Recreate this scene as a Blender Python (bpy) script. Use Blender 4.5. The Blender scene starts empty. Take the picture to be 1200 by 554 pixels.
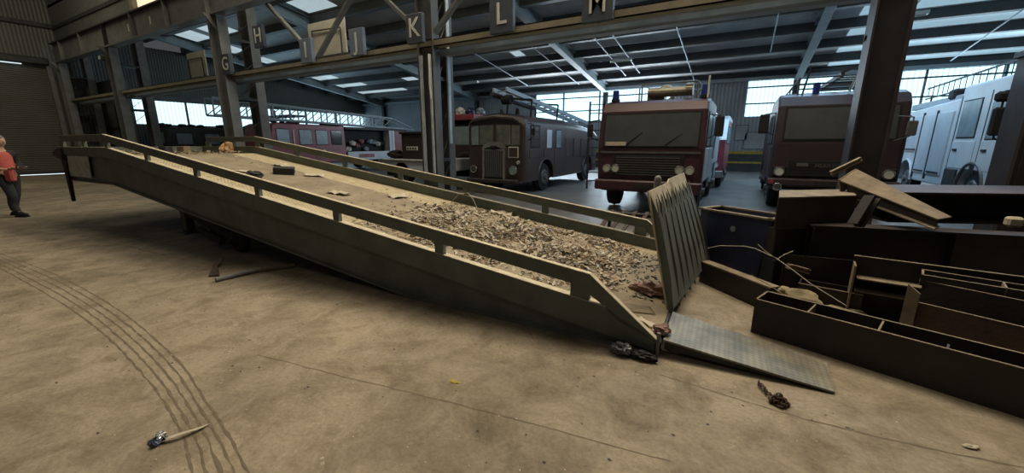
import bpy, bmesh, math, random
from mathutils import Vector, Matrix, noise
random.seed(7)
C = bpy.context.scene.collection
PI = math.pi
SL = 0.146                                   # fall of the rear roof per metre

# ------------------------------------------------------------------ materials
MATS = {}
def mat(name, col, rough=.7, metal=0, var=.25, scale=6, col2=None, bump=0, bscale=30, emit=None, es=0, spec=.4, thr=(.35, .65), trans=0):
    if name in MATS: return MATS[name]
    m = bpy.data.materials.new(name); m.use_nodes = True
    nt = m.node_tree; N = nt.nodes; L = nt.links
    b = N['Principled BSDF']
    b.inputs['Roughness'].default_value = rough
    b.inputs['Metallic'].default_value = metal
    b.inputs['Specular IOR Level'].default_value = spec
    if trans: b.inputs['Transmission Weight'].default_value = trans
    if col2 is None: col2 = tuple(c*(1-var) for c in col)
    tc = N.new('ShaderNodeTexCoord'); n = N.new('ShaderNodeTexNoise')
    n.inputs['Scale'].default_value = scale; n.inputs['Detail'].default_value = 8; n.inputs['Roughness'].default_value = .65
    r = N.new('ShaderNodeValToRGB')
    r.color_ramp.elements[0].position = thr[0]; r.color_ramp.elements[0].color = (*col2, 1)
    r.color_ramp.elements[1].position = thr[1]; r.color_ramp.elements[1].color = (*col, 1)
    L.new(tc.outputs['Object'], n.inputs['Vector']); L.new(n.outputs['Fac'], r.inputs['Fac'])
    L.new(r.outputs['Color'], b.inputs['Base Color'])
    if bump:
        n2 = N.new('ShaderNodeTexNoise'); n2.inputs['Scale'].default_value = bscale; n2.inputs['Detail'].default_value = 5
        bp = N.new('ShaderNodeBump'); bp.inputs['Strength'].default_value = bump; bp.inputs['Distance'].default_value = .02
        L.new(tc.outputs['Object'], n2.inputs['Vector']); L.new(n2.outputs['Fac'], bp.inputs['Height']); L.new(bp.outputs['Normal'], b.inputs['Normal'])
    if emit:
        b.inputs['Emission Color'].default_value = (*emit, 1); b.inputs['Emission Strength'].default_value = es
    MATS[name] = m
    return m

M = dict(
 kerbgreen = mat('kerb_green', (.125,.145,.120), .6, var=.35, scale=3, bump=.2),
 webgreen = mat('web_green', (.135,.145,.125), .65, col2=(.085,.088,.075), scale=2.2, bump=.2),
 deckdust = mat('deck_dust', (.29,.235,.155), .9, col2=(.19,.15,.10), scale=2.5, bump=.5, bscale=60),
 steel_dark = mat('steel_dark', (.045,.045,.043), .6, var=.5, scale=4),
 steel_grey = mat('steel_grey', (.17,.17,.16), .6, var=.35, scale=2.5, bump=.1),
 steel_tan = mat('steel_tan', (.27,.235,.165), .65, var=.3, scale=2.5),
 steel_blue = mat('steel_blue', (.24,.29,.33), .45, var=.25, scale=3),
 rust = mat('rust', (.034,.024,.021), .6, col2=(.018,.014,.013), scale=3, bump=.2),
 rustred = mat('rust_red', (.08,.045,.030), .6, col2=(.04,.024,.018), scale=3, bump=.2),
 dusty = mat('dusty_steel', (.235,.185,.12), .85, col2=(.13,.10,.065), scale=5),
 redpaint = mat('red_paint', (.062,.016,.022), .45, col2=(.038,.013,.017), scale=2.2, spec=.5),
 redlight = mat('red_bright', (.26,.05,.06), .4, var=.35, scale=2, spec=.5),
 maroon = mat('maroon_paint', (.065,.042,.040), .38, col2=(.040,.028,.027), scale=1.6, spec=.5),
 redbrown = mat('dusty_red', (.050,.028,.034), .5, col2=(.034,.022,.027), scale=2),
 white = mat('white_paint', (.55,.58,.60), .45, var=.12, scale=2),
 whiteblue = mat('shutter_silver', (.52,.56,.60), .38, var=.15, scale=3, metal=.2),
 glass = mat('dark_glass', (.028,.032,.034), .12, var=.2, scale=2, spec=.7),
 glassdust = mat('dusty_glass', (.062,.066,.070), .45, var=.3, scale=3, spec=.5),
 glasspale = mat('pale_glass', (.22,.28,.31), .25, var=.3, scale=3, spec=.6),
 glassold = mat('hazy_glass', (.15,.16,.14), .4, col2=(.07,.075,.07), scale=4, spec=.6),
 chrome = mat('chrome', (.55,.55,.52), .25, metal=.85, var=.2, scale=8),
 lens = mat('headlight_glass', (.62,.62,.52), .25, var=.3, scale=40, spec=.8),
 black = mat('black_rubber', (.018,.018,.018), .8, var=.3, scale=8),
 tyre = mat('tyre_rubber', (.022,.021,.02), .85, var=.3, scale=10, bump=.3, bscale=50),
 hub = mat('wheel_hub', (.12,.115,.11), .5, var=.3, scale=9),
 beacon = mat('blue_beacon', (.02,.03,.22), .2, var=.3, scale=4, spec=.8),
 gold = mat('brass_gear', (.30,.27,.19), .45, metal=.4, var=.4, scale=12),
 clad = mat('grey_cladding', (.16,.16,.145), .7, col2=(.09,.09,.08), scale=1.2),
 cladpale = mat('pale_cladding', (.30,.32,.33), .6, var=.25, scale=1.0),
 roofsheet = mat('roof_sheet', (.55,.56,.56), .6, var=.35, scale=.8),
 purlin = mat('purlin_dark', (.07,.075,.078), .6, var=.3, scale=3),
 rafter = mat('rafter_blue', (.20,.25,.27), .55, var=.25, scale=2),
 signboard = mat('sign_blue', (.06,.075,.10), .6, var=.25, scale=5),
 signpale = mat('sign_pale', (.16,.20,.26), .6, var=.2, scale=5),
 letter = mat('letter_white', (.62,.60,.52), .6, var=.15, scale=10),
 board = mat('white_board', (.62,.58,.49), .7, var=.15, scale=3),
 yellow = mat('yellow_paint', (.42,.30,.03), .6, var=.35, scale=4),
 darkwall = mat('dark_wall', (.05,.055,.06), .7, var=.3, scale=2),
 lit_tan = mat('worn_lit_edge', (.56,.48,.33), .8, var=.3, scale=9),  # pale tan carries the overhead light on caps and raised lip
 stud = mat('worn_studs', (.62,.53,.35), .8, var=.25, scale=9),
 deckstrip = mat('deck_strip', (.50,.41,.26), .85, col2=(.34,.27,.17), scale=7, bump=.5, bscale=60),
 strip = mat('edge_strip_blue', (.50,.56,.60), .5, var=.3, scale=5),
 colgrey = mat('column_grey', (.11,.11,.105), .6, var=.35, scale=2.5),
 columndark = mat('column_dark', (.050,.042,.046), .55, col2=(.03,.025,.028), scale=2),
 paper = mat('paper', (.50,.43,.32), .9, var=.3, scale=20),
 card = mat('cardboard', (.28,.20,.12), .9, var=.25, scale=12),
 orange = mat('orange_card', (.55,.33,.17), .8, var=.35, scale=14),
 skin = mat('skin', (.50,.30,.21), .55, var=.1, scale=12),
 hair = mat('grey_hair', (.22,.19,.16), .9, var=.4, scale=60),
 jeans = mat('dark_jeans', (.035,.038,.045), .9, var=.4, scale=9, bump=.3),
 jacket = mat('dark_jacket', (.028,.027,.026), .9, var=.3, scale=9),
 vest = mat('red_vest', (.50,.10,.08), .75, var=.2, scale=9),
 vestpale = mat('pale_red_vest', (.62,.22,.20), .6, var=.2, scale=9),
 bluebin = mat('blue_bin', (.028,.036,.085), .5, col2=(.015,.018,.036), scale=3, bump=.15),
 rag = mat('tan_rag', (.36,.29,.17), .9, var=.35, scale=18),
 redcloth = mat('faded_red_cloth', (.24,.14,.115), .9, var=.4, scale=16),
 wirepale = mat('pale_wire', (.30,.27,.20), .6, var=.2, scale=10),
 mark = mat('rubber_mark', (.165,.128,.085), .9, var=.35, scale=14),
 plastic = mat('grey_plastic', (.10,.105,.115), .3, var=.5, scale=14, spec=.7),
 navy = mat('navy_plastic', (.015,.025,.08), .3, var=.4, scale=20, spec=.7),
 signwhite = mat('worn_white_panel', (.42,.41,.36), .7, col2=(.24,.23,.19), scale=4, thr=(.3,.55)),
)

def floor_mat():
    m = bpy.data.materials.new('concrete_floor'); m.use_nodes = True
    nt = m.node_tree; N = nt.nodes; L = nt.links; b = N['Principled BSDF']
    tc = N.new('ShaderNodeTexCoord')
    def nz(scale, det=8, ro=.6, dist=0):
        n = N.new('ShaderNodeTexNoise'); n.inputs['Scale'].default_value = scale; n.inputs['Detail'].default_value = det
        n.inputs['Roughness'].default_value = ro; n.inputs['Distortion'].default_value = dist
        L.new(tc.outputs['Object'], n.inputs['Vector']); return n
    def ramp(src, a, b_, c1, c2):
        r = N.new('ShaderNodeValToRGB'); r.color_ramp.elements[0].position = a; r.color_ramp.elements[1].position = b_
        r.color_ramp.elements[0].color = (*c1, 1); r.color_ramp.elements[1].color = (*c2, 1); L.new(src, r.inputs['Fac']); return r
    def mul(a, b_, fac=1):
        x = N.new('ShaderNodeMix'); x.data_type = 'RGBA'; x.blend_type = 'MULTIPLY'; x.inputs[0].default_value = fac
        L.new(a, x.inputs[6]); L.new(b_, x.inputs[7]); return x.outputs[2]
    base = ramp(nz(.42, 10, .68, .5).outputs['Fac'], .38, .62, (.20,.165,.115), (.36,.295,.21))
    mid = ramp(nz(3.2, 9, .7, .6).outputs['Fac'], .33, .58, (.56,.53,.48), (1,1,1))
    fine = ramp(nz(38, 6, .7).outputs['Fac'], .3, .6, (.72,.7,.68), (1,1,1))
    c = mul(mul(base.outputs['Color'], mid.outputs['Color']), fine.outputs['Color'])
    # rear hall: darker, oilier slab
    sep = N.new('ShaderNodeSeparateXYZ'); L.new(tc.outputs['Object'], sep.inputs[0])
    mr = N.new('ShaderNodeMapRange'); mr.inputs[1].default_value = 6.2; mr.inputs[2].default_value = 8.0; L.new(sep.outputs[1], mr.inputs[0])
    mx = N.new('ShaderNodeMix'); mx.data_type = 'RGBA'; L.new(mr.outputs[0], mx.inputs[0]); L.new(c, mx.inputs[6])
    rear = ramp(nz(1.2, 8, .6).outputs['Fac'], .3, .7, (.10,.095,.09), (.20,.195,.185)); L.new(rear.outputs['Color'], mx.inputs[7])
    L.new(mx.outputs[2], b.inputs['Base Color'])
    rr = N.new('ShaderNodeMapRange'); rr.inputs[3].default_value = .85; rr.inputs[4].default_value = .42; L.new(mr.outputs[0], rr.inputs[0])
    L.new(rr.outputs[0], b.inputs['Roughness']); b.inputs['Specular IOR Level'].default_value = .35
    bp = N.new('ShaderNodeBump'); bp.inputs['Strength'].default_value = .35; bp.inputs['Distance'].default_value = .02
    L.new(nz(22, 7, .7).outputs['Fac'], bp.inputs['Height']); L.new(bp.outputs['Normal'], b.inputs['Normal'])
    return m
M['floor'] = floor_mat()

def tread_mat():
    m = bpy.data.materials.new('tread_plate'); m.use_nodes = True
    nt = m.node_tree; N = nt.nodes; L = nt.links; b = N['Principled BSDF']
    tc = N.new('ShaderNodeTexCoord'); mp = N.new('ShaderNodeMapping'); mp.inputs['Rotation'].default_value = (0,0,PI/4)
    L.new(tc.outputs['Object'], mp.inputs['Vector'])
    ck = N.new('ShaderNodeTexChecker'); ck.inputs['Scale'].default_value = 34; L.new(mp.outputs[0], ck.inputs['Vector'])
    wv = N.new('ShaderNodeTexVoronoi'); wv.inputs['Scale'].default_value = 40; L.new(mp.outputs[0], wv.inputs['Vector'])
    n = N.new('ShaderNodeTexNoise'); n.inputs['Scale'].default_value = 5; n.inputs['Detail'].default_value = 8; L.new(tc.outputs['Object'], n.inputs['Vector'])
    r = N.new('ShaderNodeValToRGB'); r.color_ramp.elements[0].position=.35; r.color_ramp.elements[0].color=(.14,.13,.10,1); r.color_ramp.elements[1].position=.65; r.color_ramp.elements[1].color=(.28,.255,.185,1)
    L.new(n.outputs['Fac'], r.inputs[0])
    x = N.new('ShaderNodeMix'); x.data_type='RGBA'; x.blend_type='MULTIPLY'; x.inputs[0].default_value=.38; L.new(r.outputs[0], x.inputs[6]); L.new(ck.outputs['Color'], x.inputs[7])
    L.new(x.outputs[2], b.inputs['Base Color'])
    b.inputs['Roughness'].default_value=.5; b.inputs['Metallic'].default_value=.25
    bp = N.new('ShaderNodeBump'); bp.inputs['Strength'].default_value=.6; bp.inputs['Distance'].default_value=.01
    L.new(ck.outputs['Fac'], bp.inputs['Height']); L.new(bp.outputs[0], b.inputs['Normal'])
    return m
M['tread'] = tread_mat()

def corr_mat(name, c1, c2, scale, axis, emit=0, ecol=(.7,.9,1)):
    m = bpy.data.materials.new(name); m.use_nodes = True
    nt = m.node_tree; N = nt.nodes; L = nt.links; b = N['Principled BSDF']
    tc = N.new('ShaderNodeTexCoord'); w = N.new('ShaderNodeTexWave'); w.bands_direction = axis; w.inputs['Scale'].default_value = scale; w.inputs['Distortion'].default_value = .25
    L.new(tc.outputs['Object'], w.inputs['Vector'])
    n = N.new('ShaderNodeTexNoise'); n.inputs['Scale'].default_value = .8; n.inputs['Detail'].default_value=6; L.new(tc.outputs['Object'], n.inputs['Vector'])
    r = N.new('ShaderNodeValToRGB'); r.color_ramp.elements[0].color=(*c2,1); r.color_ramp.elements[1].color=(*c1,1); r.color_ramp.elements[0].position=.0; r.color_ramp.elements[1].position=.45
    L.new(w.outputs['Fac'], r.inputs[0])
    x = N.new('ShaderNodeMix'); x.data_type='RGBA'; x.blend_type='MULTIPLY'; x.inputs[0].default_value=.5; L.new(r.outputs[0], x.inputs[6]); L.new(n.outputs['Fac'], x.inputs[7])
    L.new(x.outputs[2], b.inputs['Base Color']); b.inputs['Roughness'].default_value=.6
    if emit:
        L.new(r.outputs[0], b.inputs['Emission Color'])
        b.inputs['Emission Strength'].default_value = emit
    else:
        bp = N.new('ShaderNodeBump'); bp.inputs['Strength'].default_value=.6; bp.inputs['Distance'].default_value=.04
        L.new(w.outputs['Fac'], bp.inputs['Height']); L.new(bp.outputs[0], b.inputs['Normal'])
    return m
M['winband_x'] = corr_mat('lit_sheet_x', (.62,.90,1.0), (.30,.58,.78), 1.6, 'X', 1.9)
M['winband_y'] = corr_mat('lit_sheet_y', (.66,.92,1.0), (.34,.62,.80), 1.6, 'Y', 1.6)
M['roofglow'] = mat('roof_light_sheet', (.4,.5,.55), .6, emit=(.42,.66,.80), es=.62, var=.4, scale=2)
M['roofglow2'] = mat('roof_light_pale', (.4,.5,.55), .6, emit=(.62,.78,.84), es=.6, var=.4, scale=2)
M['clerestory'] = mat('clerestory_sheet', (.5,.5,.4), .6, emit=(1,.86,.58), es=1.0, var=.3, scale=2)
M['daygap'] = mat('daylight_gap', (.5,.5,.5), .6, emit=(.8,.95,1), es=1.1)
M['corrx'] = corr_mat('corrugated_x', (.15,.155,.14), (.085,.085,.075), 2.2, 'X')
M['corry'] = corr_mat('corrugated_y', (.15,.155,.14), (.085,.085,.075), 2.2, 'Y')
M['shutter'] = corr_mat('roller_slats', (.13,.125,.10), (.06,.058,.045), 3.4, 'Z')
M['backclad'] = corr_mat('back_cladding', (.34,.38,.42), (.22,.25,.28), 1.6, 'X')
M['sideclad'] = corr_mat('side_cladding', (.34,.38,.42), (.22,.25,.28), 1.6, 'Y')

# ------------------------------------------------------------------ geometry helpers
class MB:
    def __init__(s): s.bm = bmesh.new()
    def _xf(s, vs, rot=None, loc=(0,0,0)):
        m = Matrix.Translation(loc) @ (rot.to_4x4() if rot is not None else Matrix.Identity(4))
        bmesh.ops.transform(s.bm, matrix=m, verts=vs)
    def box(s, x0,x1,y0,y1,z0,z1, bev=0, seg=1):
        r = bmesh.ops.create_cube(s.bm, size=1); v = r['verts']
        for p in v: p.co = Vector(((x0+x1)/2+p.co.x*(x1-x0), (y0+y1)/2+p.co.y*(y1-y0), (z0+z1)/2+p.co.z*(z1-z0)))
        if bev:
            es = list({e for p in v for e in p.link_edges})
            bmesh.ops.bevel(s.bm, geom=es, offset=bev, segments=seg, profile=.5, affect='EDGES', clamp_overlap=True)
        return s
    def obox(s, c, size, rot, bev=0):
        t = MB(); t.box(-size[0]/2,size[0]/2,-size[1]/2,size[1]/2,-size[2]/2,size[2]/2, bev)
        s.merge(t, rot, c); return s
    def merge(s, t, rot=None, loc=(0,0,0)):
        mat4 = Matrix.Translation(loc) @ (rot.to_4x4() if rot is not None else Matrix.Identity(4))
        t.bm.transform(mat4); me = bpy.data.meshes.new('t'); t.bm.to_mesh(me); t.bm.free(); s.bm.from_mesh(me); bpy.data.meshes.remove(me)
    def bar(s, a, b, w, h=None, roll=0):
        a = Vector(a); b = Vector(b); h = h or w; d = b-a; L = d.length
        q = d.to_track_quat('Z', 'Y').to_matrix() @ Matrix.Rotation(roll, 3, 'Z')
        s.obox((a+b)/2, (w, h, L), q); return s
    def cyl(s, a, b, r, r2=None, seg=14, cap=True):
        a = Vector(a); b = Vector(b); d = b-a
        res = bmesh.ops.create_cone(s.bm, cap_ends=cap, segments=seg, radius1=r, radius2=r if r2 is None else r2, depth=d.length)
        s._xf(res['verts'], d.to_track_quat('Z','Y').to_matrix(), (a+b)/2); return s
    def tube(s, pts, r, seg=6):
        for a, b in zip(pts, pts[1:]): s.cyl(a, b, r, seg=seg)
        return s
    def torus(s, c, R, r, axis='X', n=20, m=8, arc=2*PI, a0=0):
        rings = []
        N = n if arc >= 2*PI-.01 else n+1
        for i in range(N):
            t = a0+arc*i/n; ring = []
            for j in range(m):
                f = 2*PI*j/m; rr = R+r*math.cos(f); z = r*math.sin(f)
                p = {'X': (z, rr*math.cos(t), rr*math.sin(t)), 'Y': (rr*math.cos(t), z, rr*math.sin(t)), 'Z': (rr*math.cos(t), rr*math.sin(t), z)}[axis]
                ring.append(s.bm.verts.new(Vector(c)+Vector(p)))
            rings.append(ring)
        K = len(rings)
        for i in range(K if arc >= 2*PI-.01 else K-1):
            A = rings[i]; B = rings[(i+1) % K]
            for j in range(m): s.bm.faces.new((A[j], A[(j+1)%m], B[(j+1)%m], B[j]))
        return s
    def prism(s, poly, axis, a, b, bev=0, seg=2, holes=None):
        """poly = 2-D outline; axis = extrusion axis between a and b"""
        def P(u, v, w): return {'X': (w,u,v), 'Y': (u,w,v), 'Z': (u,v,w)}[axis]
        va = [s.bm.verts.new(P(u,v,a)) for u,v in poly]; vb = [s.bm.verts.new(P(u,v,b)) for u,v in poly]
        f = [s.bm.faces.new(va), s.bm.faces.new(vb[::-1])]; n = len(poly)
        for i in range(n): f.append(s.bm.faces.new((va[i], vb[i], vb[(i+1)%n], va[(i+1)%n])))
        if bev:
            es = list({e for q in f[:2] for e in q.edges})
            bmesh.ops.bevel(s.bm, geom=es, offset=bev, segments=seg, profile=.5, affect='EDGES', clamp_overlap=True)
        return s
    def quad(s, pts, th):
        """thick plate from four corners"""
        p = [Vector(q) for q in pts]; n = (p[1]-p[0]).cross(p[2]-p[0]).normalized()*th/2
        a = [s.bm.verts.new(q+n) for q in p]; b = [s.bm.verts.new(q-n) for q in p]
        s.bm.faces.new(a); s.bm.faces.new(b[::-1]); k = len(p)
        for i in range(k): s.bm.faces.new((a[i], b[i], b[(i+1)%k], a[(i+1)%k]))
        return s
    def blob(s, c, r, sx=1, sy=1, sz=1, amp=.35, sub=3, seed=0, fr=2.2):
        res = bmesh.ops.create_icosphere(s.bm, subdivisions=sub, radius=1)
        for v in res['verts']:
            k = 1+amp*noise.noise(v.co*fr+Vector((seed*7.3, seed*3.1, seed)))
            v.co = Vector(c)+Vector((v.co.x*sx, v.co.y*sy, v.co.z*sz))*r*k
        return s
    def build(s, name, m, parent=None, smooth=False, kind=None, loc=None):
        bmesh.ops.recalc_face_normals(s.bm, faces=s.bm.faces)
        me = bpy.data.meshes.new(name); s.bm.to_mesh(me); s.bm.free()
        if smooth:
            for p in me.polygons: p.use_smooth = True
        me.materials.append(m if not isinstance(m, str) else M[m])
        o = bpy.data.objects.new(name, me); C.objects.link(o)
        if parent is not None: o.parent = parent
        if kind: o['kind'] = kind
        if loc: o.location = loc
        return o

def tag(o, label, cat, group=None):
    o['label'] = label; o['category'] = cat
    if group: o['group'] = group
    return o
def thing(name, label, cat, loc=(0,0,0), rz=0, group=None):
    o = bpy.data.objects.new(name, None); C.objects.link(o); o.location = loc; o.rotation_euler = (0,0,rz); o.empty_display_size = .2
    return tag(o, label, cat, group)
def smooth_obj(o, ang=.6):
    for p in o.data.polygons: p.use_smooth = True
    return o
def cut(o, cutter_mb):
    me = bpy.data.meshes.new('cut'); bmesh.ops.recalc_face_normals(cutter_mb.bm, faces=cutter_mb.bm.faces); cutter_mb.bm.to_mesh(me); cutter_mb.bm.free()
    c = bpy.data.objects.new('cut', me); C.objects.link(c); c.parent = o.parent
    md = o.modifiers.new('b', 'BOOLEAN'); md.object = c; md.operation = 'DIFFERENCE'; md.solver = 'EXACT'
    bpy.context.view_layer.update()
    dg = bpy.context.evaluated_depsgraph_get()
    new = bpy.data.meshes.new_from_object(o.evaluated_get(dg)); o.modifiers.clear()
    o.data = new; bpy.data.objects.remove(c)
    return o
def textobj(name, s, size, loc, rot, m, parent, depth=.004, sx=1, kind=None):
    cu = bpy.data.curves.new('t', 'FONT'); cu.body = s; cu.size = size; cu.extrude = depth; cu.align_x = 'CENTER'; cu.align_y = 'CENTER'; cu.offset = size*.006
    t = bpy.data.objects.new('t', cu); C.objects.link(t); bpy.context.view_layer.update()
    me = bpy.data.meshes.new_from_object(t.evaluated_get(bpy.context.evaluated_depsgraph_get())); bpy.data.objects.remove(t)
    me.transform(Matrix.Translation(loc) @ rot.to_4x4() @ Matrix.Diagonal((sx,1,1,1)))
    me.materials.clear(); me.materials.append(M[m]); o = bpy.data.objects.new(name, me); C.objects.link(o); o.parent = parent
    return o
RFRONT = Matrix.Rotation(PI/2, 3, 'X')        # text that faces -Y

# ------------------------------------------------------------------ the setting
XL, XR, YB, YF = -31.8, 16.0, 27.3, 7.7
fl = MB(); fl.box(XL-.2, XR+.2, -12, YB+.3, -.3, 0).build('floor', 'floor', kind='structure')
FL = bpy.data.objects['floor']
# worn tyre marks curving over the slab, part of the floor
def track(pts, w, seed):
    b = MB(); prev = None
    P = [Vector((x,y,0)) for x,y in pts]; S = []
    for i in range(len(P)-1):
        p0 = P[max(i-1,0)]; p1 = P[i]; p2 = P[i+1]; p3 = P[min(i+2,len(P)-1)]
        for k in range(26):
            t = k/26; S.append(.5*((2*p1)+(-p0+p2)*t+(2*p0-5*p1+4*p2-p3)*t*t+(-p0+3*p1-3*p2+p3)*t**3))
    for i, p in enumerate(S[:-1]):
        d = (S[i+1]-p).normalized(); n = Vector((-d.y, d.x, 0))
        p = p+n*.008*noise.noise(Vector((p.x*9, p.y*9, seed)))
        ww = w*(.75+.9*noise.noise(Vector((p.x*14, p.y*14, seed*3.3)))); ww = max(ww, .0015)
        q = [b.bm.verts.new((p+n*ww/2)+Vector((0,0,.0015))), b.bm.verts.new((p-n*ww/2)+Vector((0,0,.0015)))]
        if prev: b.bm.faces.new((prev[0], prev[1], q[1], q[0]))
        prev = q
    return b
outer = [(-9.6,1.16),(-7.35,1.27),(-5.34,1.25),(-3.71,1.12),(-2.62,.93),(-1.97,.79),(-1.5,.62)]
inner = [(-8.9,.98),(-6.37,1.02),(-4.77,.99),(-3.51,.89),(-2.67,.77),(-2.21,.65),(-1.85,.52)]
for k in range(5):
    f = k/4; pts = [(a[0]*(1-f)+b_[0]*f, a[1]*(1-f)+b_[1]*f) for a, b_ in zip(outer, inner)]
    track(pts, .017, k).build('tyre_mark', 'mark', FL)
track([(-8.4,2.3),(-7.2,2.34),(-5.6,2.5)], .02, 11).build('floor_crack', 'mark', FL)
track([(-.35,2.72),(.44,2.66),(1.09,2.71),(1.6,2.8)], .011, 12).build('floor_crack', 'mark', FL)
track([(-3.1,1.45),(-2.3,1.58),(-1.25,1.76),(-.1,1.92)], .007, 13).build('floor_crack', 'mark', FL)

# left wall: roller door, cladding, window band of the rear hall
wl = MB()
wl.box(XL-.2, XL, -12, YF, 5.7, 11); wl.box(XL-.2, XL, -12, -3.2, 0, 5.7); wl.box(XL-.2, XL, 7.25, YF, 0, 5.7); wl.box(XL-.2, XL, YF, 10.3, 0, 11)
wl.box(XL-.2, XL, 10.3, YB, 4.2, 7.2); wl.box(XL-.2, XL, 10.3, YB, 0, 2.75)
wl.build('wall_left', 'corry', kind='structure')
MB().box(XL, XL+.12, -12, 7.7, 7.35, 7.55).build('trim_1', 'steel_dark', kind='structure')
d = MB().box(XL-.05, XL-.02, -3.1, 7.15, .04, 5.55); dr = d.build('door_1', 'shutter', kind='structure')
MB().box(XL-.06, XL+.16, 7.1, 7.28, 0, 5.65).build('guide_rail', 'steel_grey', dr)
MB().box(XL-.06, XL+.16, -3.25, -3.1, 0, 5.65).build('guide_rail', 'steel_grey', dr)
MB().box(XL-.02, XL+.28, -3.1, 7.2, 5.5, 5.85, .05).build('roller_housing', 'steel_dark', dr)
MB().box(XL-.06, XL+.0, 5.0, 7.05, .04, .16).build('bottom_bar', 'steel_dark', dr)
MB().box(XL-.10, XL-.06, 4.9, 7.0, .0, .04).build('window_5', 'daygap', kind='structure')  # glowing strip standing for daylight under the shutter, no window
MB().box(XL-.12, XL+.015, 3.6, 6.3, 5.455, 5.49).build('window_6', 'daygap', kind='structure')  # glowing slit standing for the light gap above the shutter
wb = MB().box(XL-.12, XL-.06, 10.3, YB, 2.75, 4.2).build('window_1', 'winband_y', kind='structure')
for y in (12.9, 15.6, 18.4, 21.2, 24.1): MB().box(XL-.08, XL+.04, y, y+.1, 2.7, 4.25).build('mullion', 'steel_dark', wb)
MB().box(XL-.02, XL+.05, 7.9, YB, 4.15, 4.45).build('trim_2', 'clad', kind='structure')

# back wall with bright band and kick rails
wbk = MB(); wbk.box(XL, XR, YB, YB+.2, 0, 3.1); wbk.box(XL, XR, YB, YB+.2, 5.0, 5.6)
wbk.box(XL, -13.6, YB, YB+.2, 3.1, 5.0); wbk.box(-4.4, -.25, YB, YB+.2, 3.1, 5.0)
wbk.build('wall_back', 'backclad', kind='structure')
for i, (a, b_) in enumerate(((-13.6,-4.4), (-.25,XR))):
    w = MB().box(a, b_, YB+.06, YB+.12, 3.1, 5.0).build('window_%d' % (i+2), 'winband_x', kind='structure')
    x = a+2.1
    while x < b_-.5: MB().box(x, x+.09, YB-.02, YB+.1, 3.05, 5.05).build('mullion', 'steel_blue', w); x += 2.6
    for z in (3.75, 4.62): MB().box(a, b_, YB-.04, YB+.02, z, z+.07).build('glazing_rail', 'steel_dark', w)
MB().box(-13, XR, YB-.06, YB, 1.0, 1.16).build('trim_3', 'yellow', kind='structure')
MB().box(-13, XR, YB-.03, YB, 0.0, .98).build('baseboard_back', 'darkwall', kind='structure')
MB().box(-13, XR, YB-.08, YB-.03, .46, .56).build('trim_4', 'yellow', kind='structure')
MB().box(XR, XR+.2, -12, YB, 0, 11).build('wall_right', 'corry', kind='structure')
# wall above the crane girder, between the halls, with a clerestory
wu = MB(); wu.box(XL, -21.6, YF, YF+.15, 6.5, 11); wu.box(-21.6, XR, YF, YF+.15, 9.6, 11); wu.box(-21.6, XR, YF, YF+.15, 6.5, 6.75)
wu.build('wall_inner', 'corrx', kind='structure')
MB().box(-21.6, XR, YF+.04, YF+.1, 6.75, 9.6).build('window_4', 'clerestory', kind='structure')
MB().box(-21.75, -21.45, YF-.14, YF+.02, 6.5, 9.6).build('trim_5', 'steel_tan', kind='structure')
MB().box(XL, -21.6, YF-.05, YF, 7.3, 7.45).build('trim_6', 'steel_dark', kind='structure')
# partition of pale panels behind the first bay
pw = MB(); pw.box(XL, -28.1, 8.9, 9.0, 0, 4.9); pwo = pw.build('wall_partition', 'clad', kind='structure')
MB().box(XL, -28.1, 8.85, 8.9, 2.35, 2.45).build('panel_joint', 'steel_dark', pwo)
MB().box(-29.9, -29.84, 8.86, 8.9, 0, 3.6).build('panel_joint', 'steel_dark', pwo)
MB().box(-29.0, -28.4, 8.84, 8.9, 3.85, 4.5).build('vent_panel', 'cladpale', pwo)

# rear roof: sheets, light sheets, purlins, rafters
def zr(y): return 5.45+(YB-y)*SL
def slope_slab(b, x0, x1, y0, y1, top, th):
    b.prism([(y0, zr(y0)+top), (y1, zr(y1)+top), (y1, zr(y1)+top-th), (y0, zr(y0)+top-th)], 'X', x0, x1); return b
ro = slope_slab(MB(), XL, XR, YF, YB+.2, .14, .12).build('ceiling', 'roofsheet', kind='structure')
py = []
y = 9.2
while y < YB: py.append(y); y += 2.0
for y in py:
    MB().prism([(y, zr(y)), (y+.07, zr(y)), (y+.07, zr(y)-.30), (y+.28, zr(y)-.33), (y+.28, zr(y)-.36), (y, zr(y)-.36)], 'X', XL, XR).build('purlin', 'purlin', ro)
def lights(x0, x1, i, m, f0=.25, f1=1.85):
    slope_slab(MB(), x0, x1, py[i]+f0, py[i]+f1, .015, .02).build('roof_light', m, ro)
for i in range(3, 9): lights(3.2, 12.5, i, 'roofglow', .45, 1.9)
for i, a, b_ in ((1,-29.5,-27.4),(1,-26.6,-24.6),(2,-30.5,-27.8),(0,-27.8,-25.2),(3,-31,-28),(5,-31,-27),(6,-31,-26.3),(7,-31,-24),(4,-24.6,-23.2),(6,-22,-20.9),(1,-18.4,-16.4),(5,-11.8,-11.2),(4,-6.1,-5.5)): lights(a, b_, i, 'roofglow2')
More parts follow.
